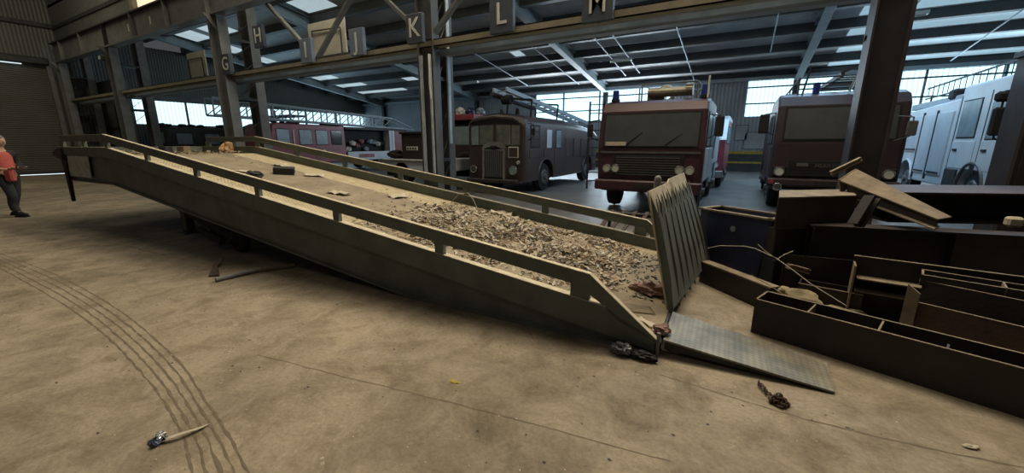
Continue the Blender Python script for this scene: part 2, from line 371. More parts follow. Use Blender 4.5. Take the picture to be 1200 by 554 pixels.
for X in (-29.0, -18.7, -8.4, 2.0):
    b = MB(); t = .28
    for s0, s1, w in ((0, .03, .16), (.5, .53, .16), (.03, .5, .012)):
        b.prism([(YF+.3, zr(YF+.3)-.1-s0), (YB-.05, zr(YB)-.1-s0), (YB-.05, zr(YB)-.1-s1), (YF+.3, zr(YF+.3)-.1-s1)], 'X', X-w, X+w)
    ob = b.build('roof_rafter', 'rafter'); tag(ob, {-29.0:'grey steel roof rafter nearest the left end of the rear hall', -18.7:'steel roof rafter slanting down between letters J and K', -8.4:'pale blue steel roof rafter slanting down beyond letter L', 2.0:'steel roof rafter dropping behind the right-hand truck'}[X], 'rafter', 'rafters of the rear hall roof')
    b = MB(); b.box(X-.13, X+.13, YB-.35, YB-.32, 0, 4.9); b.box(X-.13, X+.13, YB-.08, YB-.05, 0, 4.9); b.box(X-.01, X+.01, YB-.32, YB-.08, 0, 4.9)
    tag(b.build('wall_column', 'steel_dark'), {-29.0:'dark steel column against back wall in far left corner', -18.7:'dark steel column against back wall behind the ladder', -8.4:'dark steel column against back wall beyond the old rounded engine', 2.0:'dark steel column against back wall behind the dusty right truck'}[X], 'column', 'columns along the back wall')
MB().box(XL, XR, YB-.3, YB-.1, 5.0, 5.18).build('trim_7', 'steel_blue', kind='structure')
# conduits hanging along the slope below the purlins
for X, y0, y1, lab in ((-3.0,17.4,26.4,'thin pale rod under the roof right of letter M'), (.5,16.8,22.9,'thin pale rod near upright under the roof above the dusty truck'), (7.5,19.5,26.2,'thin pale rod under the roof above the white engine'), (-5.65,17.5,24.3,'thin rod under the roof below letter M'), (-6.5,18.2,24.6,'thin rod left of another below letter M'), (-9.7,16.5,25.6,'thin rod crossing below letter L'), (-13.1,17.8,25.0,'thin rod under the roof left of letter L'), (4.45,18.6,21.2,'short thin rod right of the big right column')):
    tag(MB().cyl((X, y0, zr(y0)-.42), (X, y1, zr(y1)-.42), .028, seg=6).build('tie_rod', 'steel_blue'), lab, 'rod', 'rods under the rear roof')
for X, Y, L_, lab in ((-6.1,22.0,1.1,'small tube light below the roof near letter M'), (-16.6,23.3,1.3,'small tube light below the roof beyond the K column'), (4.6,20.4,.8,'small tube light right of the big right column')):
    t = thing('tube_light', lab, 'light', (X, Y, zr(Y)-.42))
    MB().box(-L_/2, L_/2, -.12, .12, -.06, .06, .01).build('housing', 'white', t); MB().cyl((-L_/2+.05,0,-.08),(L_/2-.05,0,-.08),.022,seg=8).build('tube', 'lens', t)
# front hall roof
rf = MB(); rf.box(XL, XR, -12, YF+.2, 10.9, 11.05); rf.build('ceiling_front', 'clad', kind='structure')

# ------------------------------------------------------------------ columns, truss, girder
def ibeam_z(b, x, y, w, dep, z0, z1, along='Y'):
    # web spans along the given axis
    if along == 'Y':
        b.box(x-w/2, x+w/2, y-dep/2, y-dep/2+.025, z0, z1); b.box(x-w/2, x+w/2, y+dep/2-.025, y+dep/2, z0, z1); b.box(x-.01, x+.01, y-dep/2+.025, y+dep/2-.025, z0, z1)
    else:
        b.box(x-w/2, x-w/2+.025, y-dep/2, y+dep/2, z0, z1); b.box(x+w/2-.025, x+w/2, y-dep/2, y+dep/2, z0, z1); b.box(x-w/2+.025, x+w/2-.025, y-.01, y+.01, z0, z1)
cols = [(-31.0,.5,'dark steel column at the far left beside the roller door'), (-24.3,.55,'laced steel column left of the bright window band'), (-15.3,.62,'paired grey steel column beside letter G'), (-6.55,.46,'tall steel column under letter K'), (1.50,.40,'broad dark steel column right of the dusty truck'), (9.6,.5,'steel column beyond the right edge')]
for X, w, lab in cols:
    t = thing('steel_column', lab, 'column', (X, 8.0, 0), group='columns between the two halls')
    small = X > -8
    f = MB(); ibeam_z(f, 0, -.42 if small else -.5, w, .24 if small else .3, 0, 5.59, 'X'); f.build('front_post', ('colgrey' if X == -6.55 else 'steel_grey') if X != 1.5 else 'columndark', t)
    g = MB(); ibeam_z(g, 0, (.08 if X < 0 else -.1) if small else .45, w*.9, .24 if small else .3, 0, 7.9, 'X'); g.build('rear_post', ('colgrey' if X == -6.55 else 'steel_grey') if X != 1.5 else 'columndark', t)
    l = MB(); z = .6; k = 0
    while z < 5.0:
        l.bar((w/2-.04, -.35, z), (w/2-.04, .3 if not small else -.02, z+.55), .05, .012); l.box(-w/2+.02, w/2-.02, -.35, .3 if not small else -.02, z-.05, z+.03) if k % 3 == 1 else None
        z += .62; k += 1
    l.build('lacing', 'steel_dark', t)
    MB().box(-w/2-.12, w/2+.12, -.78, .72, 0, .035).build('base_plate', 'steel_dark', t)
    p = MB()
    if X in (-6.55,):
        p.box(-w/2+.08, -w/2+.16, -.58, -.545, 0.9, 3.55); p.box(w/2-.1, w/2-.05, -.58, -.545, 0.9, 3.55); p.box(w/2+.02, w/2+.06, -.1, -.0, 1.6, 5.5); p.build('edge_strip', 'strip', t)
        MB().tube([(.16,-.60,3.55),(.18,-.62,3.2),(.16,-.61,2.9),(.19,-.61,2.6)], .022).build('hanging_rope', 'letter', t)
    else: p.bm.free()
    # bracket arms carrying the girder
    q = MB(); q.prism([(-.9,5.62),(-.35,5.62),(-.35,4.9)], 'X', -.02, .02); q.build('bracket', 'steel_grey', t)
# bottom chord carrying the letters
ch = thing('letter_truss', 'long steel truss carrying the letter signs across the hall', 'truss', (0, 7.5, 3.6))
b = MB(); b.box(-31.2, 15.5, .0, .03, .12, .27); b.box(-31.2, 15.5, -.0, .22, .25, .27); b.box(-31.2, 15.5, 0, .22, .12, .14); b.build('bottom_chord', 'steel_tan', ch)
b = MB(); b.box(-31.2, 15.5, .30, .52, -.02, .03); b.box(-31.2, 15.5, .40, .42, .03, .14); b.build('lower_flange', 'steel_blue', ch)
b = MB(); b.box(-31.2, 15.5, .60, .64, .02, .25); b.build('rear_chord', 'steel_grey', ch)
nodes = [-14.6+2.02*i for i in range(15)]
for i in range(1, 14):
    a, c = nodes[i], nodes[i+1]
    z0, z1 = (1.95, .27) if i % 2 == 1 else (.27, 1.95)
    MB().bar((a, .1, z0), (c, .1, z1), .13, .07).build('diagonal', 'steel_grey', ch)
b = MB()
tag(ch, ch['label'], 'truss')
gr = thing('crane_girder', 'deep plate girder running along the hall above the letters', 'girder', (0, 7.5, 5.6))
MB().box(-31.4, 15.5, -.06, -.03, .06, .92).build('web_plate', 'steel_grey', gr)
MB().box(-31.4, 15.5, -.2, .12, .0, .06).build('bottom_flange', 'steel_grey', gr)
MB().box(-31.4, 15.5, -.2, .12, .9, .95).build('top_flange', 'steel_dark', gr)
x = -30
while x < 15: MB().box(x, x+.03, -.2, -.06, .06, .9).build('stiffener', 'steel_dark' if abs(x+24)<1 else 'steel_grey', gr); x += 2.9
for x in (-21.9, -19.9): MB().box(x, x+.1, -.075, -.06, .35, .62).build('paint_mark', 'letter', gr)
# small floodlight at the left bay
t = thing('floodlight', 'small floodlight fixed beside the second column from the left', 'light', (-24.6, 7.33, 5.2)); MB().box(-.12,.12,-.16,.0,-.1,.1,.02).build('lamp_body','steel_dark',t); MB().box(-.09,.09,-.175,-.16,-.07,.07).build('lens','lens',t)

# letter signs
for L_, x, z, w, hgt, bm_, dx in (('G',-15.09,4.12,.50,.62,'signboard',0), ('H',-13.03,4.72,.50,.60,'signboard',0), ('I',-10.83,4.09,.50,.62,'signpale',0), ('J',-8.78,4.08,.50,.62,'signpale',0), ('K',-6.83,4.14,.47,.60,'signboard',0), ('L',-4.52,4.10,.54,.66,'signboard',0), ('M',-2.54,4.02,.56,.62,'signboard',0)):
    YS = 7.40 if L_ != 'K' else 7.3
    t = thing('letter_sign', 'hanging square sign with the pale letter %s' % L_, 'sign', (x*YS/7.5, YS, 1.6+(z-1.6)*YS/7.5))
    MB().box(-w/2, w/2, -.05, .05, -hgt/2, hgt/2, .008).build('sign_box', bm_, t)
    textobj('letter', L_, .56, (0, -.056, 0), RFRONT, 'letter', t, sx=.95 if L_ not in 'M' else .8)
    MB().box(-.03, .03, .05, .1, -hgt/2, hgt/2).build('hanger', 'steel_dark', t)
# pale boards standing behind the truss
t = thing('white_board', 'large pale board with dark rail standing behind letters I and J', 'board', (-11.9, 9.0, 4.35))
MB().box(-.95, .85, 0, .04, 0, 1.02, .005).build('panel', 'board', t)
MB().tube([(-.7,-.04,0),(-.7,-.04,.78),(.68,-.04,.72),(.68,-.04,0)], .02).build('rail', 'steel_dark', t)
MB().box(-1.0, .9, -.05, .12, -.5, 0).build('support', 'steel_grey', t)
t = thing('white_board', 'smaller pale board standing left of letter G', 'board', (-20.5, 9.0, 4.35))
MB().box(-.75, .78, 0, .04, 0, .98, .005).build('panel', 'board', t)
MB().tube([(-.6,-.04,0),(-.6,-.04,.72),(.6,-.04,.7),(.6,-.04,0)], .02).build('rail', 'steel_dark', t)
MB().box(-.8, .8, -.05, .12, -.5, 0).build('support', 'steel_grey', t)

# ------------------------------------------------------------------ the yard ramp
A = math.radians(1.8)
rp = thing('yard_ramp', 'long green steel loading ramp covered in litter across the floor', 'ramp', (-.41, 2.97, 0), A)
W = 2.65
def RZ(d): return .495+.1332*min(d, 9.42)
def KZ(d): return .265+.134*min(d, 9.42)
def DZ(d): return .112+.134*min(d, 9.42)
def BZ(d): return 0.004 if d < 2.5 else .125*(min(d, 9.42)-2.5)
DE = 11.75
posts = [(.56,.72),(2.03,2.13),(3.49,3.58),(4.96,5.05),(6.43,6.52),(7.89,7.98),(9.32,9.42),(10.35,10.43),(11.42,11.6)]
def side(yo, s):
    """s=+1: outer face towards -y"""
    y0, y1 = (yo, yo+.012*s)
    k = MB()                                   # kerb channel
    prof = [(-.12,KZ(.12)-.05),(-.3,KZ(.3)),(-9.42,KZ(9.42)),(-DE,KZ(9.42)),(-DE,KZ(9.42)-.17),(-9.42,KZ(9.42)-.17),(-.0,KZ(0)-.15),(-.0,.115)]
    prof = [(-.42,KZ(.42)),(-9.42,KZ(9.42)),(-DE,KZ(9.42)),(-DE,KZ(9.42)-.17),(-9.42,KZ(9.42)-.17),(-.02,.03),(-.0,.115)]
    k.prism(prof, 'Y', min(yo,yo+.07*s), max(yo,yo+.07*s)); k.build('kerb', 'kerbgreen', rp)
    r = MB()
    r.prism([(-.56,RZ(.56)),(-9.42,RZ(9.42)),(-DE+.25,RZ(9.42)),(-DE+.25,RZ(9.42)-.11),(-9.42,RZ(9.42)-.115),(-.66,RZ(.66)-.115)], 'Y', min(yo,yo+.035*s), max(yo,yo+.035*s))
    r.prism([(0,.115),(-.56,RZ(.56)),(-.66,RZ(.66)-.115),(-.42,KZ(.42)),(-.3,KZ(.3)-.09)], 'Y', min(yo,yo+.035*s), max(yo,yo+.035*s))
    r.build('rail', 'kerbgreen', rp)
    # pale cap along the rail top, overhead light painted into it
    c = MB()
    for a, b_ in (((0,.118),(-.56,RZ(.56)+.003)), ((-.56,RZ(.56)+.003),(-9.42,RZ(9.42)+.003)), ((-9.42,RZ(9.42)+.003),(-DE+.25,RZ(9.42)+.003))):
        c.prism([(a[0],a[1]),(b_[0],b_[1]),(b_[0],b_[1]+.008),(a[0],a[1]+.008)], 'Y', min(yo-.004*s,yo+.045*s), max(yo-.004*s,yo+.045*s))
    c.build('rail_cap', 'lit_tan', rp)
    kc = MB()  # dusty kerb top, overhead light put into its pale colour
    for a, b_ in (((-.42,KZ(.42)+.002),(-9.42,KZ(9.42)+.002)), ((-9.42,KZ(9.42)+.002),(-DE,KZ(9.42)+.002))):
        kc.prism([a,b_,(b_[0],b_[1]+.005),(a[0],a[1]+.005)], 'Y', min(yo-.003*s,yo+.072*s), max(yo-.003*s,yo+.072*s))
    kc.build('kerb_cap', 'lit_tan', rp)
    for a, b_ in posts:
        m_ = (a+b_)/2
        MB().prism([(-a,KZ(a)-.01),(-a,RZ(a)-.1),(-b_,RZ(b_)-.1),(-b_,KZ(b_)-.01)], 'Y', min(yo+.002*s,yo+.05*s), max(yo+.002*s,yo+.05*s)).build('rail_post', 'kerbgreen', rp)
    # web plate set back, bottom flange
    g = MB(); g.prism([(0,.006),(0,.06),(-9.42,KZ(9.42)-.165),(-DE+.1,KZ(9.42)-.165),(-DE+.1,.868),(-9.42,.866),(-2.5,.006)], 'Y', min(yo+.045*s,yo+.06*s), max(yo+.045*s,yo+.06*s)); g.build('girder_web', 'webgreen', rp)
    q = MB(); q.prism([(0,.0),(0,.02),(-2.5,.02),(-9.42,.885),(-DE+.1,.887),(-DE+.1,.868),(-9.42,.866),(-2.5,.0)], 'Y', min(yo+.0*s,yo+.13*s), max(yo+.0*s,yo+.13*s)); q.build('bottom_flange', 'webgreen', rp)
side(0, 1); side(W, -1)
dk = MB(); dk.prism([(0,.117),(-9.42,DZ(9.42)),(-DE,DZ(9.42)),(-DE,DZ(9.42)-.03),(-9.42,DZ(9.42)-.03),(0,.09)], 'Y', .0705, W-.0705); dk.build('deck', 'deckdust', rp)
# punched grating strips along both edges: rows of small raised studs
for ys in (.075, W-.60):
    g = MB()
    d = .35
    while d < 9.3:
        for j in range(11):
            y = ys+.03+j*.045+(.02 if int(d/.05) % 2 else 0)
            z = DZ(d)
            vs = [g.bm.verts.new((-d+dx, y+dy, z+dz)) for dx,dy,dz in ((.014,0,.003),(0,.009,.003),(-.014,0,.003),(0,-.009,.003),(0,0,.013))]
            for i in range(4): g.bm.faces.new((vs[i], vs[(i+1)%4], vs[4]))
        d += .05
    g.build('grip_studs', 'stud', rp, kind='stuff')
    MB().prism([(-.3,DZ(.3)+.003),(-9.4,DZ(9.4)+.003),(-9.4,DZ(9.4)-.002),(-.3,DZ(.3)-.002)],'Y',ys-.004,ys+.525).build('deck_strip','deckstrip',rp)
b = MB()
for i in range(12):
    d = .8+i*.95; b.box(-d-.03, -d+.03, .06, W-.06, DZ(d)-.16 if DZ(d) > .2 else .01, DZ(d)-.028)
b.build('cross_beam', 'steel_dark', rp)
MB().box(-DE-.02, -DE+.03, 0, W, 1.2, KZ(9.5)).build('end_plate', 'webgreen', rp)
MB().quad([(-11.39,-.004,1.36),(-10.27,-.004,1.36),(-10.33,-.004,.96),(-11.43,-.004,.96)], .008).build('notice_panel', 'signwhite', rp)
# hooked end and hanging leg at the top end
b = MB(); b.prism([(-11.55,1.36),(-11.32,1.36),(-11.5,.44),(-11.56,.44)], 'Y', -.04, .01); b.cyl((-11.44,-.06,1.33),(-11.44,.05,1.33),.05)
b.build('hanging_leg', 'black', rp)
MB().prism([(-11.7,1.5),(-11.5,1.5),(-11.5,1.25),(-12.0,1.36),(-12.0,1.42)], 'Y', -.03, .09).build('end_hook', 'steel_dark', rp)
# axle and wheels near the middle
for y in (.10, 2.2):
    w_ = MB(); w_.torus((-6.0, y+.12, .2), .125, .075, 'Y', 22, 8); w_.cyl((-6.0,y+.03,.2),(-6.0,y+.21,.2),.11); w_.build('wheel', 'tyre', rp, True)
    MB().cyl((-6.0,y-.0,.2),(-6.0,y+.24,.2),.05).build('wheel_hub', 'steel_dark', rp)
b = MB(); b.cyl((-6.0,.05,.2),(-6.0,2.55,.2),.035); b.bar((-6.05,.2,.22),(-7.9,.2,.66),.09,.12); b.bar((-6.05,2.3,.22),(-7.9,2.3,.66),.09,.12)
b.bar((-6.1,.2,.25),(-5.6,.2,.42),.09,.12); b.bar((-6.4,.45,.2),(-7.3,.45,.42),.1,.16)
b.obox((-6.5,.3,.27),(.5,.22,.16), Matrix.Rotation(.25,3,'Y')); b.cyl((-6.3,.12,.15),(-6.9,.12,.28),.05); b.build('axle_frame', 'black', rp)
b = MB(); b.box(-7.53,-7.39,.15,.27,.17,.62); b.box(-7.58,-7.34,.1,.32,.15,.19); b.build('support_leg', 'steel_dark', rp)
# hinged lips: near one down on the floor
lp = MB(); lp.quad([(.03,.03,.128),(.03,.62,.128),(1.13,.47,.012),(1.10,.04,.012)], .014); lp.build('lip_plate', 'tread', rp)
lr = MB()
for y in (.06,.2,.34,.47): lr.prism([(.04,.118),(1.06,.010),(.75,.008),(.04,.045)], 'Y', y, y+.012)
lr.build('lip_ribs', 'steel_dark', rp)
hg = MB(); hg.cyl((.005,.0,.11),(.005,W,.11),.016); hg.box(-.03,-.005,0,W,.0,.1); hg.build('hinge', 'steel_dark', rp)
MB().box(-.012,.012,-.02,.0,.0,.2).build('end_pin', 'steel_grey', rp)
# far one folded upright, its ribbed underside outwards
def up(y, z): return -.02-.24*(z-.14)/1.06+.24*max(0,y-.6)/2.0*(1-.55*(z-.14)/1.06)           # lean of the plate back over the deck
fp = MB(); fp.quad([(up(.62,.14),.62,.14),(up(2.62,.14),2.62,.14),(up(2.55,1.2),2.55,1.24),(up(1.55,1.2),1.55,1.235),(up(1.5,1.2),1.5,1.2),(up(.6,1.2),.60,1.195)], .014); fp.build('raised_lip_plate', 'lit_tan', rp)  # pale teeth at the top: overhead light painted into the plate colour
n_ = 9
for i in range(n_):
    y = .63+i*(1.93)/(n_-1)
    MB().prism([(up(y,1.17)+.008,1.17),(up(y,.95)+.062,.95),(up(y,.45)+.075,.45),(up(y,.14)+.06,.10),(up(y,.14)+.008,.14)], 'Y', y, y+.012).build('raised_lip_rib', 'kerbgreen', rp)
for i in range(n_-1):
    bk = MB(); y = .63+i*1.93/(n_-1); y2 = y+1.93/(n_-1); ym = (y+y2)/2
    bk.quad([(up(y,.15)+.05,y+.014,.15),(up(y2,.15)+.05,y2,.15),(up(y2,1.15)+.05,y2-.01,1.15),(up(ym,.95)+.05,ym+.02,.95),(up(y,1.13)+.05,y+.02,1.13)], .006)
    bk.build('raised_lip_pan', 'webgreen', rp)
t = thing('floor_stanchion','short round-topped steel stanchion beyond the upright lip','post',(-1.05,6.1,0)); MB().cyl((0,0,0),(0,0,1.1),.05).build('post','steel_grey',t); MB().blob((0,0,1.1),.05,1,1,1,0,sub=2).build('cap','steel_grey',t); MB().box(-.1,.1,-.1,.1,0,.02).build('base_plate','steel_dark',t)

# ------------------------------------------------------------------ litter on the ramp
cA, sA = math.cos(A), math.sin(A)
def rw(d, w, h=0):     # ramp coords to world
    return Vector((-.41-d*cA-w*sA, 2.97-d*sA+w*cA, DZ(d)+h))
PITCH = math.atan(.134)
RD = Matrix.Rotation(A, 3, 'Z') @ Matrix.Rotation(PITCH, 3, 'Y')
def flakes(name, n, fd, m, smin, smax, label, cat, hmax=.02):
    b = MB()
    for i in range(n):
        d, w, pile = fd()
        s = random.uniform(smin, smax); a = random.uniform(0, 2*PI); t = random.gauss(0, .35); t2 = random.gauss(0, .35)
        R_ = RD @ Matrix.Rotation(a, 3, 'Z') @ Matrix.Rotation(t, 3, 'X') @ Matrix.Rotation(t2, 3, 'Y')
        c = rw(d, w, .006+pile*random.random()+s*.15)
        k = random.choice((3,4,5)); vs = []
        for j in range(k):
            f = 2*PI*j/k+random.uniform(-.4,.4); r = s*random.uniform(.5,1.15)
            vs.append(c+R_@Vector((math.cos(f)*r*1.5, math.sin(f)*r*.5, random.uniform(-.15,.2)*s)))
        p = [b.bm.verts.new(v) for v in vs]; q = [b.bm.verts.new(v-Vector((0,0,.003))) for v in vs]
        b.bm.faces.new(p); b.bm.faces.new(q[::-1])
        for j in range(k): b.bm.faces.new((p[j], q[j], q[(j+1)%k], p[(j+1)%k]))
    o = b.build(name, m, kind='stuff'); tag(o, label, cat); return o
def fd_pile():
    while 1:
        d = random.uniform(.5, 5.2); w = random.uniform(.42, 2.5)
        # thick patch runs diagonally from near edge mid-ramp to far edge at the foot
        c = 2.35-.42*(d-.8) if d > 2 else 1.65
        dens = math.exp(-((w-1.5+.02*d)/.95)**4)*math.exp(-((d-2.1)/1.45)**4)
        dens *= .25+1.5*max(0, .45+noise.noise(Vector((d*2.4, w*2.4, 2))))
        if random.random() < dens: return d, w, .07*dens
def fd_all():
    while 1:
        d = random.uniform(.1, 11); w = random.uniform(.12, 2.52)
        if random.random() < .22+.78*math.exp(-((d-2)/2.5)**2): return d, w, 0
def fd_foot(): return random.uniform(.03,.75), random.uniform(.75,2.4), .01
flakes('paper_litter', 3000, fd_pile, 'paper', .012, .05, 'thick scatter of torn tan paper scraps on the ramp deck', 'litter')
flakes('torn_card_litter', 2200, fd_pile, 'card', .012, .045, 'brown torn scraps mixed through the litter on the ramp', 'litter')
flakes('dark_litter', 420, fd_pile, 'steel_dark', .012, .04, 'dark scraps mixed through the litter on the ramp', 'litter')
flakes('grey_litter', 500, fd_pile, 'plastic', .012, .05, 'grey plastic shreds mixed through the litter on the ramp', 'litter')
flakes('loose_litter', 420, fd_all, 'paper', .008, .03, 'fine pale crumbs thinly scattered along the whole ramp deck', 'litter')
flakes('foot_litter', 240, fd_foot, 'steel_dark', .012, .035, 'dark rubble scraps at the foot of the ramp', 'litter')
# a bed of crumpled mass under the flakes
b = MB(); nx, ny = 90, 46; G = []
for i in range(nx):
    row = []
    for j in range(ny):
        d = .5+4.9*i/(nx-1); w = .45+2.1*j/(ny-1)
        e = math.exp(-((w-1.5)/.9)**6)*math.exp(-((d-2.3)/1.45)**6)
        hh = e*(.035+.05*noise.noise(Vector((d*5,w*5,1)))+.035*noise.noise(Vector((d*17,w*17,4))))-.012
        row.append(b.bm.verts.new(rw(d, w, hh)))
    G.append(row)
for i in range(nx-1):
    for j in range(ny-1): b.bm.faces.new((G[i][j],G[i+1][j],G[i+1][j+1],G[i][j+1]))
tag(b.build('litter_bed', mat('litter_mix', (.36,.29,.19), .95, col2=(.08,.06,.045), scale=26, thr=(.38,.56), bump=1, bscale=60), kind='stuff'), 'matted bed of debris beneath the paper scraps on the ramp', 'litter')

def sheet(name, d, w, lx, ly, rot, m, label, cat='paper', amp=.02, lift=.01, seed=0):
    b = MB(); n = 8; g = []
    for i in range(n):
        row = []
        for j in range(n):
            x = (i/(n-1)-.5)*lx; y = (j/(n-1)-.5)*ly
            z = lift+amp*noise.noise(Vector((x*9+seed*5, y*9, seed)))
            row.append(b.bm.verts.new((x, y, max(z,.004))))
        g.append(row)
    for i in range(n-1):
        for j in range(n-1): b.bm.faces.new((g[i][j],g[i+1][j],g[i+1][j+1],g[i][j+1]))
    o = b.build(name, m, smooth=True)
    md = o.modifiers.new('s', 'SOLIDIFY'); md.thickness = .004
    o.location = rw(d, w, .002); o.rotation_euler = (RD @ Matrix.Rotation(rot, 3, 'Z')).to_euler(); tag(o, label, cat); return o
sheet('cardboard_sheet', .24, .50, .24, .17, .5, 'dusty', 'flat tan card square lying at the foot of the ramp', 'cardboard', .006, seed=1)
sheet('paper_sheet', .14, .27, .17, .09, -.5, 'paper', 'bright folded paper at the near corner of the ramp foot', 'paper', .03, .015, seed=2)
sheet('paper_sheet', 5.15, 1.36, .34, .17, .3, 'paper', 'crumpled pale paper alone near the middle of the ramp', 'paper', .05, .02, seed=3)
sheet('paper_sheet', 2.79, 2.5, .34, .2, .3, 'paper', 'pale crumpled paper at the far rail above the litter', 'paper', .06, .03, seed=4)
sheet('paper_sheet', 4.5, 2.0, .30, .22, 1.3, 'paper', 'pale torn paper at the upper edge of the litter', 'paper', .05, .03, seed=5)
sheet('paper_sheet', 7.7, 2.1, .42, .2, .1, 'paper', 'pale paper lying just beyond the black box', 'paper', .05, .03, seed=6)
sheet('paper_sheet', 7.35, 1.15, .30, .2, .6, 'paper', 'pale paper lying beside the black crumpled lump', 'paper', .04, .02, seed=7)
sheet('paper_sheet', 6.6, 2.0, .34, .24, .9, 'paper', 'pale paper lying downhill of the black box', 'paper', .04, .02, seed=8)
o = MB().box(-.17,.17,-.12,.12,0,.12,.006).build('black_box', 'black'); o.location = rw(6.97,1.65,.004); o.rotation_euler = (RD@Matrix.Rotation(.9,3,'Z')).to_euler(); tag(o, 'black rectangular box lying on the ramp deck', 'box')
o = MB().blob((0,0,.06),.12,1.1,.9,.6,.7,seed=3).build('black_lump', 'black'); o.location = rw(6.75,1.0,.0); tag(o, 'black crumpled lump on the ramp near the front rail', 'rubbish')
o = MB().blob((0,0,.13),.14,1,1,1,.6,seed=5,fr=1.6).build('orange_bundle', 'orange'); o.location = rw(10.25,2.4,-.02); tag(o, 'crumpled orange-brown bundle at the top end of the ramp', 'rubbish')
for i,(d,w,s,m_,lab) in enumerate(((11.35,2.0,.17,'card','brown carton at the top end of the ramp'),(11.5,1.7,.17,'steel_dark','dark carton beside the brown one at the ramp top'))):
    o = MB().box(-s*.6,s*.6,-s/2,s/2,0,s*.9,.006).build('carton', m_); o.location = rw(d,w,.004); o.rotation_euler=(0,0,.3); tag(o, lab, 'box', 'cartons at the ramp top')
for i in range(16):
    d = random.uniform(9.5,11.6); w = random.uniform(.9,2.5)
    pass
flakes('rubble_litter', 160, lambda: (random.gauss(10.6,.7), random.uniform(.25,2.45), .03), 'dusty', .03, .09, 'pale rubble heaped along the top end of the ramp', 'litter')
o = MB().blob((0,0,.05),.12,1.3,.8,.55,.8,seed=9).build('red_cloth', 'redcloth'); o.location = rw(.22,.95,0); tag(o, 'faded red crumpled cloth at the foot of the ramp', 'cloth')
o = MB().blob((0,0,.03),.06,1.2,.9,.6,.8,seed=12).build('pink_rag', 'redcloth'); o.location = rw(.0,.14,.02); tag(o, 'small pinkish rag on the hinge at the near corner', 'cloth')
b = MB().tube([rw(3.75,2.45,0), rw(3.62,2.5,.17), rw(3.4,2.45,.24), rw(3.2,2.3,.2), rw(3.0,2.2,0)], .006, 5); tag(b.build('bent_wire', 'wirepale'), 'bent pale wire arching up from the litter on the ramp', 'wire')

# ------------------------------------------------------------------ wheels and vehicles
def wheel(parent, x, y, r=.48, w=.28, sgn=1, hubm='hub'):
    b = MB(); b.torus((x, y, r), r-.10, .10, 'X', 28, 8); b.cyl((x-w/2+.02,y,r),(x+w/2-.02,y,r), r-.03, seg=28); o = b.build('wheel', 'tyre', parent)
    h = MB(); xo = x+sgn*(w/2-.01); h.cyl((xo,y,r),(xo+sgn*.03,y,r), r*.55, r*.5, 20); h.cyl((xo,y,r),(xo+sgn*.09,y,r), r*.22, r*.18, 14)
    for k in range(8):
        a = k*PI/4; h.cyl((xo+sgn*.03,y+math.cos(a)*r*.4,r+math.sin(a)*r*.4),(xo+sgn*.05,y+math.cos(a)*r*.4,r+math.sin(a)*r*.4),.02,seg=6)
    h.build('hub', hubm, o)
def arches(W_, ys, r=.58, zc=.48):
    c = MB()
    for y in ys:
        for x0, x1 in ((-W_/2-.1, -W_/2+.42), (W_/2-.42, W_/2+.1)):
            n = 20; c.prism([(y+math.cos(PI*k/n)*r, zc+math.sin(PI*k/n)*r) for k in range(n+1)]+[(y-r,-.3),(y+r,-.3)], 'X', x0, x1)
    return c
def headlamp(parent, x, z, r=.09, y=0, m='lens'):
    h = MB().torus((x, y-.02, z), r, .018, 'Y', 20, 6).build('headlamp', 'chrome', parent)
    b = MB(); b.cyl((x,y+.03,z),(x,y-.03,z), r, r*.92, 20); b.build('lens', m, h)
def pane(parent, name, x0,x1,z0,z1, y, m='glass', frame='black', fw=.035, slope=0):
    f = MB(); f.box(x0-fw,x1+fw,y-.012,y+.03,z0-fw,z1+fw,.01); o = f.build(name, frame, parent)
    g = MB(); g.box(x0,x1,y-.022,y+.01,z0,z1,.006); g.build('glass', m, o); return o
def side_pane(parent, name, x, y0,y1,z0,z1, m='glass', frame='black', fw=.03, s=1):
    f = MB(); f.box(min(x-.02*s,x+.012*s),max(x-.02*s,x+.012*s),y0-fw,y1+fw,z0-fw,z1+fw,.006); o = f.build(name, frame, parent)
    g = MB(); g.box(min(x,x+.02*s),max(x,x+.02*s),y0,y1,z0,z1,.005); g.build('glass', m, o); return o
def mirror(parent, x, y, z, s=1, h=.34, w=.2, m='black'):
    b = MB(); b.tube([(x,y,z+.25),(x+.22*s,y-.08,z+.22),(x+.22*s,y-.08,z-.15),(x,y,z-.25)], .012); b.box(x+.22*s-w/2,x+.22*s+w/2,y-.12,y-.06,z-h/2,z+h/2,.02); b.build('mirror', m, parent)

# --- centre truck: flat red front, four lamps
cx = -1.92; cw = 2.32
T = thing('fire_engine', 'red fire engine with flat front and four round headlamps, behind upright lip', 'fire engine', (cx, 9.6, 0))
H_ = 2.5
b = MB(); b.prism([(.0,.62),(-.02,1.5),(.06,2.32),(.2,2.5),(.5,2.58),(2.4,2.58),(2.45,2.5),(2.45,.45),(.3,.45)], 'X', -cw/2, cw/2, .07, 3); cab = b.build('cab', 'redpaint', T)
cut(cab, arches(cw, (1.0,)))
b = MB(); b.prism([(2.5,.5),(2.5,2.45),(5.4,2.45),(5.4,.5)], 'X', -cw/2+.03, cw/2-.03, .05, 2); bd = b.build('rear_body', 'whiteblue', T); cut(bd, arches(cw, (4.2,)))
f = MB(); f.prism([(-.03,1.5),(.055,2.28),(.09,2.28),(.02,1.5)], 'X', -1.06, 1.06); f = f.build('windscreen', 'black', T)
MB().prism([(-.04,1.54),(.04,2.24),(.07,2.24),(.0,1.54)], 'X', -1.02, 1.02).build('glass', 'glassdust', f)
MB().prism([(-.052,1.55),(-.04,1.64),(-.03,1.64),(-.04,1.55)], 'X', -.98, -.5).build('windscreen_sticker', 'paper', f)
